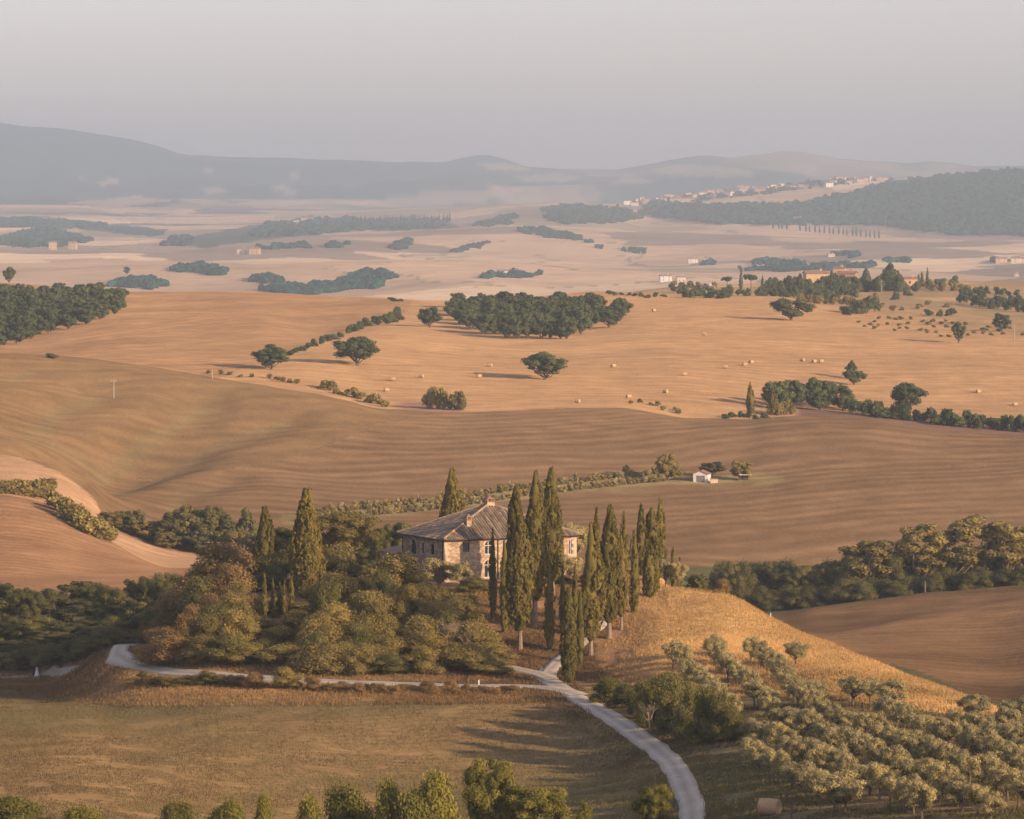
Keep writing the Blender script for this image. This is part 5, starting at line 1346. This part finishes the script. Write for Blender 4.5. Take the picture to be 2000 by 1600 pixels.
# vineyard strip: vines with stakes
vine = [make_shrub('vine', 280+k, 1.7, .95, 7, 420, .30, core=.5) for k in range(3)]
stake = MB().box((-.05,-.05,-.3),(.05,.05,2.0)).mesh('stake')
rng = np.random.default_rng(43)
for i in range(128):
    f = (i % 64)/63.; row = i//64
    u = 600 + f*690 + rng.uniform(-3, 3); v = np.interp(u, [600,860,1060,1290], [1014,988,958,934]) - row*6.5 + (6 if row == 0 else -2)
    loc = hit(u, v, 960, 1180)
    t = thing('grape_vine', f'grape vine in the vine strip behind the farmhouse, {ORD[i % 64]} from left in its {"front" if row == 0 else "rear"} row', 'vine', loc, rng.uniform(0, 6), f'vines, {"front" if row == 0 else "rear"} row', (rng.uniform(1.1, 1.7), 1.3, rng.uniform(.7, 1.4)))
    obj('crown', vine[i % 3][0], 'scrub_leaf' if i % 5 else 'olive_leaf', t); obj('trunk', vine[i % 3][1], 'bark', t)
    if i % 4 == 0: obj('stake', stake, 'pale_wood', t)

# ------------------------------------------------------------------ poles, posts, people
def pole(u, vb, vt, label, ymin, arm=True):
    loc = hit(u, vb, ymin, 2700); H = -(vt - V0)/F*loc.y - loc.z
    t = thing('utility_pole', label, 'pole', loc)
    MB().tube([(0,0,-.5),(0,0,H*.5),(0,0,H)], [.20,.17,.13], 8).build('pole', 'concrete_pole', t)
    if arm:
        MB().box((-.8,-.06,H-.5),(.8,.06,H-.38)).build('crossarm', 'concrete_pole', t)
        for x in (-.65, 0.02, .65): MB().tube([(x,0,H-.38),(x,0,H-.2)], [.05,.06], 6).build('insulator', 'white_frame', t)
pole(222, 778, 741, 'pale utility pole standing on the left field', 1000)
pole(1981, 667, 632, 'utility pole at the scrubby field edge near the right border', 1150)
pole(1722, 576, 548, 'utility pole below the hilltop farm', 1800)
pole(414, 740, 722, 'short pole on the crest beside small bushes', 1150, False)
def post(u, v, h, r, mat, name, label, ymin=380, ymax=620):
    t = thing(name, label, 'post', hit(u, v, ymin, ymax))
    MB().tube([(0,0,-.2),(0,0,h)], [r, r*.9], 8).build('stem', mat, t); MB().tube([(0,0,h),(0,0,h+r)], [r*1.15, r*.5], 8).build('cap', mat, t)
post(935, 1341, .7, .09, 'lime_wash', 'marker_post', 'little white marker post beside the side lane')
post(1546, 1599, 1.0, .08, 'bark', 'fence_post', 'dark wooden post right of the big straw bale')
post(1807, 1155, 2.2, .07, 'concrete_pole', 'fence_post', 'thin pale post on the far brown swell at the right', 760, 900)
post(1505, 1168, .6, .06, 'lime_wash', 'marker_post', 'tiny pale post on the crest of the golden spur', 560, 620)

def person(u, v, label, dress, rz):
    loc = hit(u, v, 600, 720)
    t = thing('person', label, 'person', loc, rz)
    # one continuous body grown from a skeleton
    J = {'pel': (0,0,.93), 'wai': (0,0,1.08), 'che': (0,0,1.30), 'nec': (0,0,1.46), 'hea': (0,-.01,1.56), 'top': (0,0,1.68)}
    for s, n in ((-1,'l'),(1,'r')):
        J.update({'hip'+n:(s*.09,0,.90),'kne'+n:(s*.10,-.02,.49),'ank'+n:(s*.10,.01,.09),'toe'+n:(s*.11,-.16,.04),'sho'+n:(s*.18,0,1.40),'elb'+n:(s*.24,.02,1.12),'wri'+n:(s*.24,-.07,.88),'han'+n:(s*.235,-.10,.78)})
    R = {'pel':.13,'wai':.11,'che':.135,'nec':.055,'hea':.095,'top':.07,'hip':.085,'kne':.058,'ank':.042,'toe':.035,'sho':.06,'elb':.042,'wri':.03,'han':.034}
    E = [('pel','wai'),('wai','che'),('che','nec'),('nec','hea'),('hea','top')]
    for n in 'lr': E += [('pel','hip'+n),('hip'+n,'kne'+n),('kne'+n,'ank'+n),('ank'+n,'toe'+n),('che','sho'+n),('sho'+n,'elb'+n),('elb'+n,'wri'+n),('wri'+n,'han'+n)]
    K = list(J); me = bpy.data.meshes.new('body'); me.from_pydata([J[k] for k in K], [(K.index(a), K.index(b)) for a, b in E], [])
    o = obj('body', me, 'skin_tone', t); sk = o.modifiers.new('skin', 'SKIN')
    for i, k in enumerate(K):
        r = R[k[:3]]; me.skin_vertices[0].data[i].radius = (r, r*.85); me.skin_vertices[0].data[i].use_root = (k == 'pel')
    o.modifiers.new('sub', 'SUBSURF').levels = 1
    if dress:
        MB().tube([(0,0,1.40),(0,0,1.25),(0,0,1.05),(0,0,.8),(0,0,.4),(0,0,.06)], [.15,.165,.135,.20,.30,.38], 16, cap=False).build('dress', 'white_cloth', t, smooth=True)
    else:
        MB().tube([(0,0,1.44),(0,0,1.36),(0,0,1.1),(0,0,.80)], [.10,.20,.165,.18], 14, cap=False).build('jacket', 'dark_cloth', t, smooth=True)
        for s in (-1, 1):
            MB().tube([(s*.18,0,1.41),(s*.245,.02,1.12),(s*.245,-.06,.90)], [.075,.06,.05], 8).build('sleeve', 'dark_cloth', t, smooth=True)
            MB().tube([(s*.09,0,.95),(s*.10,-.02,.5),(s*.10,0,.07)], [.11,.08,.07], 8).build('trouser_leg', 'dark_cloth', t, smooth=True)
    hv = ICO_V*np.array((.112,.125,.12)) + np.array((0,.03,1.60)); obj('hair', mesh_np('hair', hv, ICO_F), 'dark_hair', t)
person(72, 1322, 'person in a white dress on the path at the far left', True, .4)
person(66, 1321, 'person in dark clothes beside the one in white on the path', False, -.5)

# ------------------------------------------------------------------ hilltop farm at the right
def far_house(u, v, w, d, h, rz, wallm, label, name='farm_building', ymin=1700, ymax=12300, group=None, loc=None, hip=False, windows=3, pitch=.33):
    loc = loc or hit(u, v, ymin, ymax)
    t = thing(name, label, 'house', loc, rz, group)
    rz_ = d*.5*pitch
    wl = MB(); wl.box((-w/2,-d/2,-2.5),(w/2,d/2,h))
    if not hip:
        for x in (-w/2, w/2): wl.add([(x,-d/2,h),(x,d/2,h),(x,0,h+rz_)], None, [(0,1,2)])
    wl.build('wall', wallm, t)
    o = .06*d
    if hip: V = [(-w/2-o,-d/2-o,h),(w/2+o,-d/2-o,h),(w/2+o,d/2+o,h),(-w/2-o,d/2+o,h),(-w/2+d/2,0,h+rz_),(w/2-d/2,0,h+rz_)]
    else: V = [(-w/2-o,-d/2-o,h-.06*d*pitch),(w/2+o,-d/2-o,h-.06*d*pitch),(w/2+o,d/2+o,h-.06*d*pitch),(-w/2-o,d/2+o,h-.06*d*pitch),(-w/2-o,0,h+rz_+.1),(w/2+o,0,h+rz_+.1)]
    r = MB(); r.add(V, [(0,1,5,4),(2,3,4,5),(0,3,2,1)], [(1,2,5),(3,0,4)] if hip else None); roof = r.build('roof', 'far_roof', t)
    MB().box((w*.2-.5, -.5, h+rz_*.5), (w*.2+.5, .5, h+rz_+1.0)).build('chimney', wallm, roof)
    for st in range(max(1, int(h//2.9))):
        for i in range(windows):
            x = -w/2 + w*(i+.5)/windows; z = 1.0 + st*2.9
            win = MB().box((x-.5,-d/2-.06,z),(x+.5,-d/2+.05,z+1.35)).build('window', 'dark_metal', t)
    return t
def hilltop(u, v): return hit(u, v, 1900, 2500)
for a in [(1594,553,12,8,5.0,.15,'ochre_wall','long ochre farmhouse half hidden by trees on the hilltop at the right'),(1655,556,9,7,5.6,-.25,'brick_wall','brick red farmhouse between conifers on the hilltop at the right'),(1640,553,6,5,7.4,-.2,'ochre_wall','narrow ochre tower house behind the brick red hilltop farmhouse'),(1775,558,10,6,3.4,.1,'ochre_wall','low ochre barn right of the big conifer on the hilltop'),(1382,570,7,4,2.4,.1,'chalk_wall','small white hut among bushes on the left of the hilltop')]:
    far_house(*a, loc=hit(a[0], a[1], 1950, 2500))
conifer = [make_cypress('conifer', 170+k, 14, 7.5, .06, 2600, .6, belly=.16) for k in range(2)]
slim = [make_cypress('slim_cypress', 174+k, 14, 2.6, .05, 1400, .45) for k in range(2)]
def umbrella_pine(name, seed):
    rng = np.random.default_rng(seed); cs = [np.array((math.cos(a)*r, math.sin(a)*r, 8.6 + rng.uniform(-.6, .9) - r*.12)) for a, r in zip(rng.uniform(0, 6.28, 22), 5.0*rng.random(22)**.5)]
    rs = [rng.uniform(1.2, 1.8) for _ in cs]; P, N_, T = clump_leaves(cs, rs, 2600, rng, sq=.7)
    cr = leaf_mesh(name + '_crown', P, N_, .5*rng.uniform(.7, 1.3, len(P)), .6, T, rng, cores=[(c, r*.6, .7) for c, r in zip(cs, rs)])
    mb = MB(); mb.tube([(0,0,-.5),(0,0,4),(.2,0,7.4)], [.4,.32,.24], 7)
    for c in cs[::3]: mb.tube([(.2,0,6.6), c*np.array((.5,.5,1)) - np.array((0,0,.9)), c], [.16,.11,.05], 5)
    return cr, mb.mesh(name + '_wood')
pine = umbrella_pine('umbrella_pine', 180)
for k, (u, vt, vb, w, lab) in enumerate([(1420,539,570,30,'flat topped umbrella pine, left of two on the hilltop'), (1467,534,574,36,'larger umbrella pine, right of two on the hilltop')]):
    loc = hit(u, vb, 1950, 2500); H = -(vt - V0)/F*loc.y - loc.z; s = w/F*loc.y/13
    place_tree('pine_tree', lab, 'pine', pine, 'oak_far_leaf', 'bark', loc, k*2., (s, s, H/10.4))
for k, (u, vt, vb, w, lab) in enumerate([(1447,529,566,8,'tallest thin cypress on the left of the hilltop, between the two pines'),(1489,538,566,6,'thin cypress just right of the larger umbrella pine'),(1811,523,560,6,'thin cypress on the right of the hilltop, taller of the pair'),(1801,531,560,8,'dark broad cypress on the right of the hilltop'),(1795,536,562,6,'small cypress left of the broad one on the hilltop right')]):
    loc = hit(u, vb, 1950, 2600); H = -(vt - V0)/F*loc.y - loc.z; ww = w/F*loc.y
    place_tree('cypress_tree', lab, 'cypress', slim[k % 2], 'oak_far_leaf', 'bark', loc, k, (ww/2.6, ww/2.6, H/14))
rng = np.random.default_rng(47)
for k, (u, vt, vb, w) in enumerate([(1505,542,574,22),(1525,548,574,22),(1545,544,576,20),(1562,535,576,24),(1580,545,578,22),(1625,530,572,24),(1640,545,574,22),(1692,525,570,26),(1715,540,570,28),(1738,515,568,44),(1755,535,570,30),(1675,545,572,20)]):
    loc = hit(u, vb, 1950, 2600); H = -(vt - V0)/F*loc.y - loc.z; ww = w*1.1/F*loc.y
    place_tree('conifer_tree', 'biggest dark conifer crowning the hilltop' if w == 44 else f'dark conifer by the hilltop farm, {ORD[sorted([1505,1525,1545,1562,1580,1625,1640,1692,1715,1755,1675]).index(u)]} from left', 'conifer', conifer[k % 2], 'oak_far_leaf', 'bark', loc, k, (ww/7.5, ww/7.5, H/14), None if w == 44 else 'conifers around the hilltop farm')
bush_line([(1480,578),(1520,580),(1560,584),(1600,586),(1640,590)], 16, 20, 26, 'bushy tree on the slope below the hilltop farm', 'slope below the hilltop farm', ymin=1950)
bush_line([(1560,576),(1600,574),(1640,576),(1680,580)], 9, 22, 26, 'bush close under the walls of the hilltop farm', 'bushes under the farm walls', ymin=2000)
bush_line([(1330,582),(1345,582),(1365,580),(1410,584),(1430,584)], 6, 18, 30, 'rounded bush on the left foot of the hilltop', 'bushes at the left foot of the hilltop', ymin=1900)
bush_line([(1310,566),(1380,562),(1400,564)], 6, 14, 18, 'little olive-like bush on the left ridge of the hilltop', 'ridge bushes left of the hilltop', True, ymin=2000)
bush_line([(1640,616),(1665,614),(1690,612),(1716,608)], 6, 24, 32, 'large bush beside the track below the hilltop farm', 'bushes by the farm track', ymin=1700)
bush_line([(1798,616),(1870,618)], 3, 14, 22, 'single dark bush on the pale slope near the right', 'bushes on the pale slope')
bush_line([(1660,630),(1720,640),(1790,646),(1840,655),(1900,658),(1960,662)], 22, 5, 13, 'tiny shrub along the edge of the scrubby ground', 'scrub edge shrubs', True, jit=16)
bush_line([(1870,590),(1900,596),(1930,602),(1960,606),(1990,610),(2020,612)], 14, 26, 26, 'dark bush in the thicket at the right border below the ridge', 'thicket at the right border')
bush_line([(1870,574),(1900,574),(1940,576),(1990,580)], 9, 12, 20, 'bush in the upper hedge at the right border', 'upper hedge at the right border', ymin=1900)
bush_line([(1830,560),(1850,558),(1870,558),(1790,570),(1760,582),(1740,590)], 8, 16, 20, 'bush on the right shoulder of the hilltop', 'right shoulder bushes', ymin=1950)

bush_line([(1490,572),(1530,566),(1570,566),(1610,562),(1650,562),(1690,566),(1730,566)], 20, 22, 22, 'bushy tree in the belt on top of the hilltop', 'belt on the hilltop', ymin=1990, jit=6)
bush_line([(1560,592),(1600,596),(1640,598),(1680,596),(1720,590)], 15, 14, 22, 'scrubby bush low on the front of the hilltop', 'scrub on the hilltop front', True, ymin=1900, jit=8)
bush_line([(1310,573),(1350,571),(1400,573),(1450,576),(1500,578)], 14, 12, 18, 'shrub in the line on the left ridge of the hilltop', 'left ridge line', ymin=1950, jit=7)
bush_line([(1760,566),(1800,566),(1840,566),(1880,566),(1920,570)], 12, 13, 20, 'shrub in the line right of the big conifer', 'right ridge line', True, ymin=1950, jit=8)
bush_line([(1700,628),(1760,630),(1820,632),(1880,640),(1940,644),(1990,650)], 26, 5, 14, 'scrubby tuft on the rough ground at the right', 'rough ground tufts', True, jit=14)
bush_line([(1690,600),(1740,606),(1800,600),(1850,606)], 9, 8, 16, 'small shrub on the brown slope under the big conifer', 'brown slope shrubs', True, ymin=1750, jit=14)
# ------------------------------------------------------------------ the wide valley: woods, hamlet, farms
ICO0_F = np.array([(0,11,5),(0,5,1),(0,1,7),(0,7,10),(0,10,11),(1,5,9),(5,11,4),(11,10,2),(10,7,6),(7,1,8),(3,9,4),(3,4,2),(3,2,6),(3,6,8),(3,8,9),(4,9,5),(2,4,11),(6,2,10),(8,6,7),(9,8,1)])
def wood_mass(name, label, polys, n, hmin, hmax, ymin, ymax, leafm='wood_far_leaf', seed=0):
    rng = np.random.default_rng(seed); V, Fc, T = [], [], []; off = 0
    areas = [max(1., np.ptp(np.array(p, float)[:, 0])*np.ptp(np.array(p, float)[:, 1])) for p in polys]
    for p, a in zip(polys, areas):
        us = [q[0] for q in p]; vs = [q[1] for q in p]; k = int(n*a/sum(areas)); cu, cv = np.mean(us), np.mean(vs)
        u = rng.uniform(min(us) - 6, max(us) + 6, k*6); v = rng.uniform(min(vs) - 2, max(vs) + 2, k*6)
        ok = inpoly(u + (vnoise(u/9, v/3, seed) - .5)*18, v + (vnoise(u/14, v/5, seed + 3) - .5)*7, p) & (vnoise(u/7, v/2.5, seed + 9) > .22)
        for u_, v_ in list(zip(u[ok], v[ok]))[:k]:
            loc = hit(u_, v_, ymin, ymax); h = (hmin + (hmax - hmin)*rng.random()**2.2)*.62
            w = rng.uniform(.5, .95)
            lump = ICO_V[:12]*(1 + (rng.random((12, 1)) - .5)*.8)*np.array((h*w, h*w, h*.6)) + np.array((loc.x, loc.y, loc.z + h*.40))
            V.append(lump); Fc.append(ICO0_F + off); T.append(np.full(12, rng.random())); off += 12
    me = mesh_np(name, np.concatenate(V), np.concatenate(Fc)); a = me.attributes.new('tint', 'FLOAT', 'POINT'); a.data.foreach_set('value', np.concatenate(T).astype(np.float32))
    tag(obj(name, me, leafm), label, None, kind='stuff')
wood_mass('far_forest', 'hazy dark forest covering the hill at the right', [[(1560,398),(1640,384),(1720,362),(1830,344),(2000,334),(2060,334),(2060,462),(2000,460),(1850,458),(1720,440),(1560,438),(1400,436),(1250,420),(1270,398),(1400,402)]], 12000, 6, 16, 6800, 12000, seed=1)
wood_mass('spur_wood', 'hazy wood on the small spur in the middle of the valley', [[(1060,412),(1100,402),(1160,404),(1230,412),(1255,428),(1200,438),(1120,438),(1070,430)]], 1440, 7, 14, 7000, 10500, seed=2)
wood_mass('valley_wood', 'hazy wood below the mountains at the left of the valley', [[(0,428),(60,428),(200,440),(230,448),(150,446),(0,444)], [(0,466),(60,452),(110,450),(180,472),(120,484),(0,482)]], 2080, 7, 14, 5600, 11000, seed=3)
wood_mass('ridge_wood', 'hazy tree belt around the far estate in the left middle', [[(490,460),(520,440),(600,428),(700,430),(880,434),(840,448),(700,450),(560,462)], [(318,478),(340,464),(380,466),(360,482)]], 2400, 7, 15, 5600, 11000, seed=4)
wood_mass('stream_wood', 'bluish trees along the stream just beyond the stubble hill', [[(500,568),(560,562),(640,556),(700,545),(750,552),(740,562),(640,572),(560,578)], [(335,528),(360,522),(400,522),(440,534),(420,540),(380,534)], [(215,560),(240,546),(300,548),(320,558),(300,566)], [(490,548),(520,542),(548,550),(520,556)], [(690,538),(720,530),(770,536),(760,545),(700,546)]], 2720, 5, 12, 4000, 7000, seed=5)
wood_mass('field_copses', 'small hazy copses scattered over the pale valley fields', [[(760,488),(780,476),(802,466),(800,478),(780,490)], [(880,492),(930,478),(955,476),(910,492)], [(920,440),(960,430),(1010,420),(1000,436),(950,444)], [(1010,448),(1060,446),(1110,460),(1150,474),(1100,468),(1040,458)], [(630,482),(680,476),(660,486)], [(560,478),(600,476),(600,486),(500,486)], [(1210,492),(1260,490),(1250,496)], [(1160,486),(1185,484),(1180,490)]], 1600, 5, 11, 5200, 11000, seed=6)
wood_mass('lane_trees', 'hazy low tree rows on the valley floor right of the middle', [[(1465,515),(1500,510),(1560,514),(1580,518),(1480,520)], [(1440,528),(1560,524),(1700,516),(1710,522),(1560,530)], [(1620,500),(1660,494),(1690,498),(1640,504)], [(1370,518),(1384,510),(1396,518)], [(940,540),(990,536),(1055,538),(1050,542),(960,544)], [(1930,514),(1950,508),(1975,514)], [(1720,512),(1780,506),(1780,514)]], 1600, 5, 11, 4000, 7600, seed=7)
# trees standing singly in the far fields
lowtree = joined(PROTO['full_oak'][1], 'wood_far_leaf', 'bark')
lowcyp = joined(make_cypress('low_cypress', 291, 14, 2.8, .03, 260, .9), 'wood_far_leaf', 'bark')
for u, v, s, lab in [(248,536,1.0,'single hazy tree in the pale field at the left of the valley'), (1905,455,1.3,'single hazy tree on the right valley slope')]:
    tag(obj('field_tree', lowtree, loc=hit(u, v, 4000, 9000), scale=(s, s, s)), lab, 'tree')
for k in range(24):
    f = k/23.; u = 1510 + f*208 + RNG.uniform(-2, 2); v = 446 + f*20
    if 3 < k < 6: continue
    tag(obj('cypress_tree', lowcyp, loc=hit(u, v, 5600, 9500), scale=(1.1, 1.1, RNG.uniform(.8, 1.15))), f'{ORD[k]} hazy cypress from the left in the long avenue on the far right slope', 'cypress', 'far cypress avenue')
for k in range(26):
    u = 690 + k*7.6 + RNG.uniform(-2, 2)
    tag(obj('cypress_tree', lowcyp, loc=hit(u, 442 - k*.35, 5600, 11000), scale=(1.3, 1.3, RNG.uniform(1.0, 1.5))), f'{ORD[k]} hazy cypress from the left in the row beside the far estate', 'cypress', 'cypresses of the far estate')
# far farms
FARMS = [(473,497,15,10,7,.2,'cream_wall','left block of the pale pair of farmhouses in the valley, left of middle'),(498,497,14,11,8,-.1,'ochre_wall','right block of the pale pair of farmhouses in the valley, left of middle'),
 (103,488,12,10,11,.1,'ochre_wall','narrow sunlit tower house by the wood at the far left'),(142,487,12,10,10,-.1,'ochre_wall','second sunlit tower house by the wood at the far left'),(600,434,26,14,9,.0,'ochre_wall','ochre estate house within the far tree belt'),(578,438,14,10,7,.3,'cream_wall','smaller house left of the far estate house'),
 (1353,514,13,9,6,.1,'chalk_wall','white house with a tree clump in the valley right of the middle'),(1383,512,10,8,6,-.2,'cream_wall','cream house beside the clump in the valley right of the middle'),(1540,513,12,8,5,.2,'chalk_wall','white house behind the low tree row in the valley'),(1635,498,14,9,5,.1,'chalk_wall','pale farm on the low rise in the valley at the right'),(1623,502,9,7,4,.2,'cream_wall','small shed left of the pale farm on the low rise'),
 (1955,514,14,9,6,.1,'ochre_wall','ochre house near the right border of the valley'),(1990,514,18,9,6,-.1,'cream_wall','long cream house at the right border of the valley'),(1985,540,5,5,3,0,'cream_wall','tiny hut at the right border just beyond the ridge'),(985,538,14,9,5,.1,'chalk_wall','pale house in the tree row at the middle of the valley'),(1010,538,9,7,5,.1,'cream_wall','small cream house right of the pale one at the middle'),
 (1300,550,12,8,6,.1,'chalk_wall','pale house just above the stubble skyline'),(1330,551,9,7,5,.1,'cream_wall','small house just above the stubble skyline'),(1560,431,18,10,6,.1,'cream_wall','low farm at the head of the cypress avenue')]
for a in FARMS:
    far_house(*a, name='farmhouse', ymin=4000, ymax=11500, windows=2)
# hill hamlet
rng = np.random.default_rng(53); n = 0
BAND = [(1225,398,1300,388,9),(1300,388,1400,382,10),(1400,382,1500,372,12),(1500,370,1580,364,7),(1615,360,1740,348,13)]
for u0, v0, u1, v1, k in BAND:
    for i in range(k):
        f = (i + .5)/k; u = u0 + (u1-u0)*f + rng.uniform(-5, 5); v = v0 + (v1-v0)*f + rng.uniform(-5, 6)
        wm = ['ochre_wall','cream_wall','cream_wall','ochre_wall','chalk_wall'][rng.integers(0, 5)]; nm = {'ochre_wall': 'ochre', 'cream_wall': 'cream', 'chalk_wall': 'white'}[wm]
        far_house(u, v, rng.uniform(11, 19), rng.uniform(9, 12), rng.uniform(6, 10), rng.uniform(-.6, .6), wm, f'{nm} house in the far hill hamlet, {ORD[n]} along it from the left', 'hamlet_house', 7000, 12300, 'hamlet houses', windows=2); n += 1
far_house(1335, 396, 58, 14, 9, .05, 'ochre_wall', 'long ochre block at the lower edge of the far hamlet', 'hamlet_house', 7000, 12300, windows=6)
far_house(1452, 373, 30, 14, 11, .05, 'ochre_wall', 'tall broad ochre house in the middle of the far hamlet', 'hamlet_house', 7000, 12300, windows=4)
far_house(1484, 377, 26, 14, 10, .05, 'brick_wall', 'broad brick toned house right of the tall ochre one in the hamlet', 'hamlet_house', 7000, 12300, windows=4)
wood_mass('hamlet_trees', 'hazy trees between the houses of the far hamlet', [[(1200,402),(1300,384),(1400,376),(1500,364),(1600,356),(1740,344),(1740,352),(1600,366),(1500,380),(1400,390),(1300,398)]], 420, 8, 14, 7000, 12300, seed=8)

# ------------------------------------------------------------------ grasses
def tufts(name, label, n, box, mask, h0, h1_, leafm, seed, w=.10, lean=.5, blades=3):
    rng = np.random.default_rng(seed)
    u = rng.uniform(box[0], box[1], n); y = np.exp(rng.uniform(math.log(box[2]), math.log(box[3]), n)); x = (u - U0)/F*y
    z = height(x, y); v = V0 - z/y*F; nn = fbm(x/3.5, y/5, seed); big = fbm(x/22, y/34, 21)
    keep = mask(u, v, y, nn, big) & ~near_road(x, y, .15)
    x, y, z, nn, big = x[keep], y[keep], z[keep], nn[keep], big[keep]; k = len(x)
    B = np.repeat(np.stack([x, y, z - .05], 1), blades, 0); m = k*blades
    B[:, :2] += rng.normal(0, .14, (m, 2))
    h = np.repeat(rng.uniform(h0, h1_, k)*(.55 + .9*nn), blades)*rng.uniform(.7, 1.2, m); a = rng.uniform(0, 6.28, m); ww = w*rng.uniform(.6, 1.4, m)
    d = np.stack([np.cos(a), np.sin(a), np.zeros(m)], 1); l = rng.normal(0, lean, (m, 2))*h[:, None]*.5
    top = B + np.stack([l[:, 0], l[:, 1], h], 1)
    V = np.stack([B - d*ww[:, None], B + d*ww[:, None], top], 1).reshape(-1, 3)
    me = mesh_np(name, V, np.arange(3*m).reshape(m, 3))
    t = np.clip(np.repeat(rng.normal(0, .16, k) + sstep(.38, .66, big), blades) + rng.normal(0, .1, m), 0, 1)
    at = me.attributes.new('tint', 'FLOAT', 'POINT'); at.data.foreach_set('value', np.repeat(t, 3).astype(np.float32))
    tag(obj(name, me, leafm), label, None, kind='stuff')
tufts('golden_grass', 'tall golden dry grass on the slope above the olive grove', 190000, (1180, 2060, 455, 600), lambda u, v, y, n, b: (y > lineY(6, u)*.985) & (y < lineY(9, u)) & (u > 1205 - (v-1150)*.1 + (n-.4)*170 + (b-.5)*120) & (n > .16), .14, .42, 'dry_grass', 61, w=.034, blades=2)
tufts('bank_grass', 'rough rust brown grass on the bank below the side lane', 110000, (-40, 1130, 505, 660), lambda u, v, y, n, b: (y > lineY(5, u)*.996) & (y < lineY(6, u)*1.03) & (n > .22), .12, .6, 'bank_grass', 62, w=.05, blades=2)
tufts('knoll_grass', 'brown grass on the knoll under the cypresses', 70000, (900, 1300, 525, 600), lambda u, v, y, n, b: (y > lineY(6, u)*1.0) & (y < lineY(8, u)) & (n > .35) & (u < 1290 - n*150 + (b-.5)*120), .1, .35, 'bank_grass', 63, w=.045, blades=2)
tufts('meadow_grass', 'short dry meadow grass in the foreground', 200000, (-40, 1480, 385, 600), lambda u, v, y, n, b: (y < lineY(5, u)*1.0) & (u < 1300 + (n-.5)*60) & (n > .33), .08, .28, 'meadow_grass', 64, w=.05, blades=2)
tufts('grove_grass', 'short brown grass under the olive trees', 80000, (1290, 2060, 355, 520), lambda u, v, y, n, b: (y < lineY(7, u)) & (n > .40), .10, .36, 'meadow_grass', 65, w=.055, blades=2)
tufts('verge_grass', 'taller dry grass along the edges of the gravel road', 40000, (1020, 1420, 385, 560), lambda u, v, y, n, b: (np.abs(u - np.interp(v, [1330,1360,1390,1425,1465,1510,1560,1640], [1070,1120,1172,1228,1284,1326,1346,1347])) < 95) & (n > .48), .15, .55, 'reed_grass', 66, w=.05, blades=2)
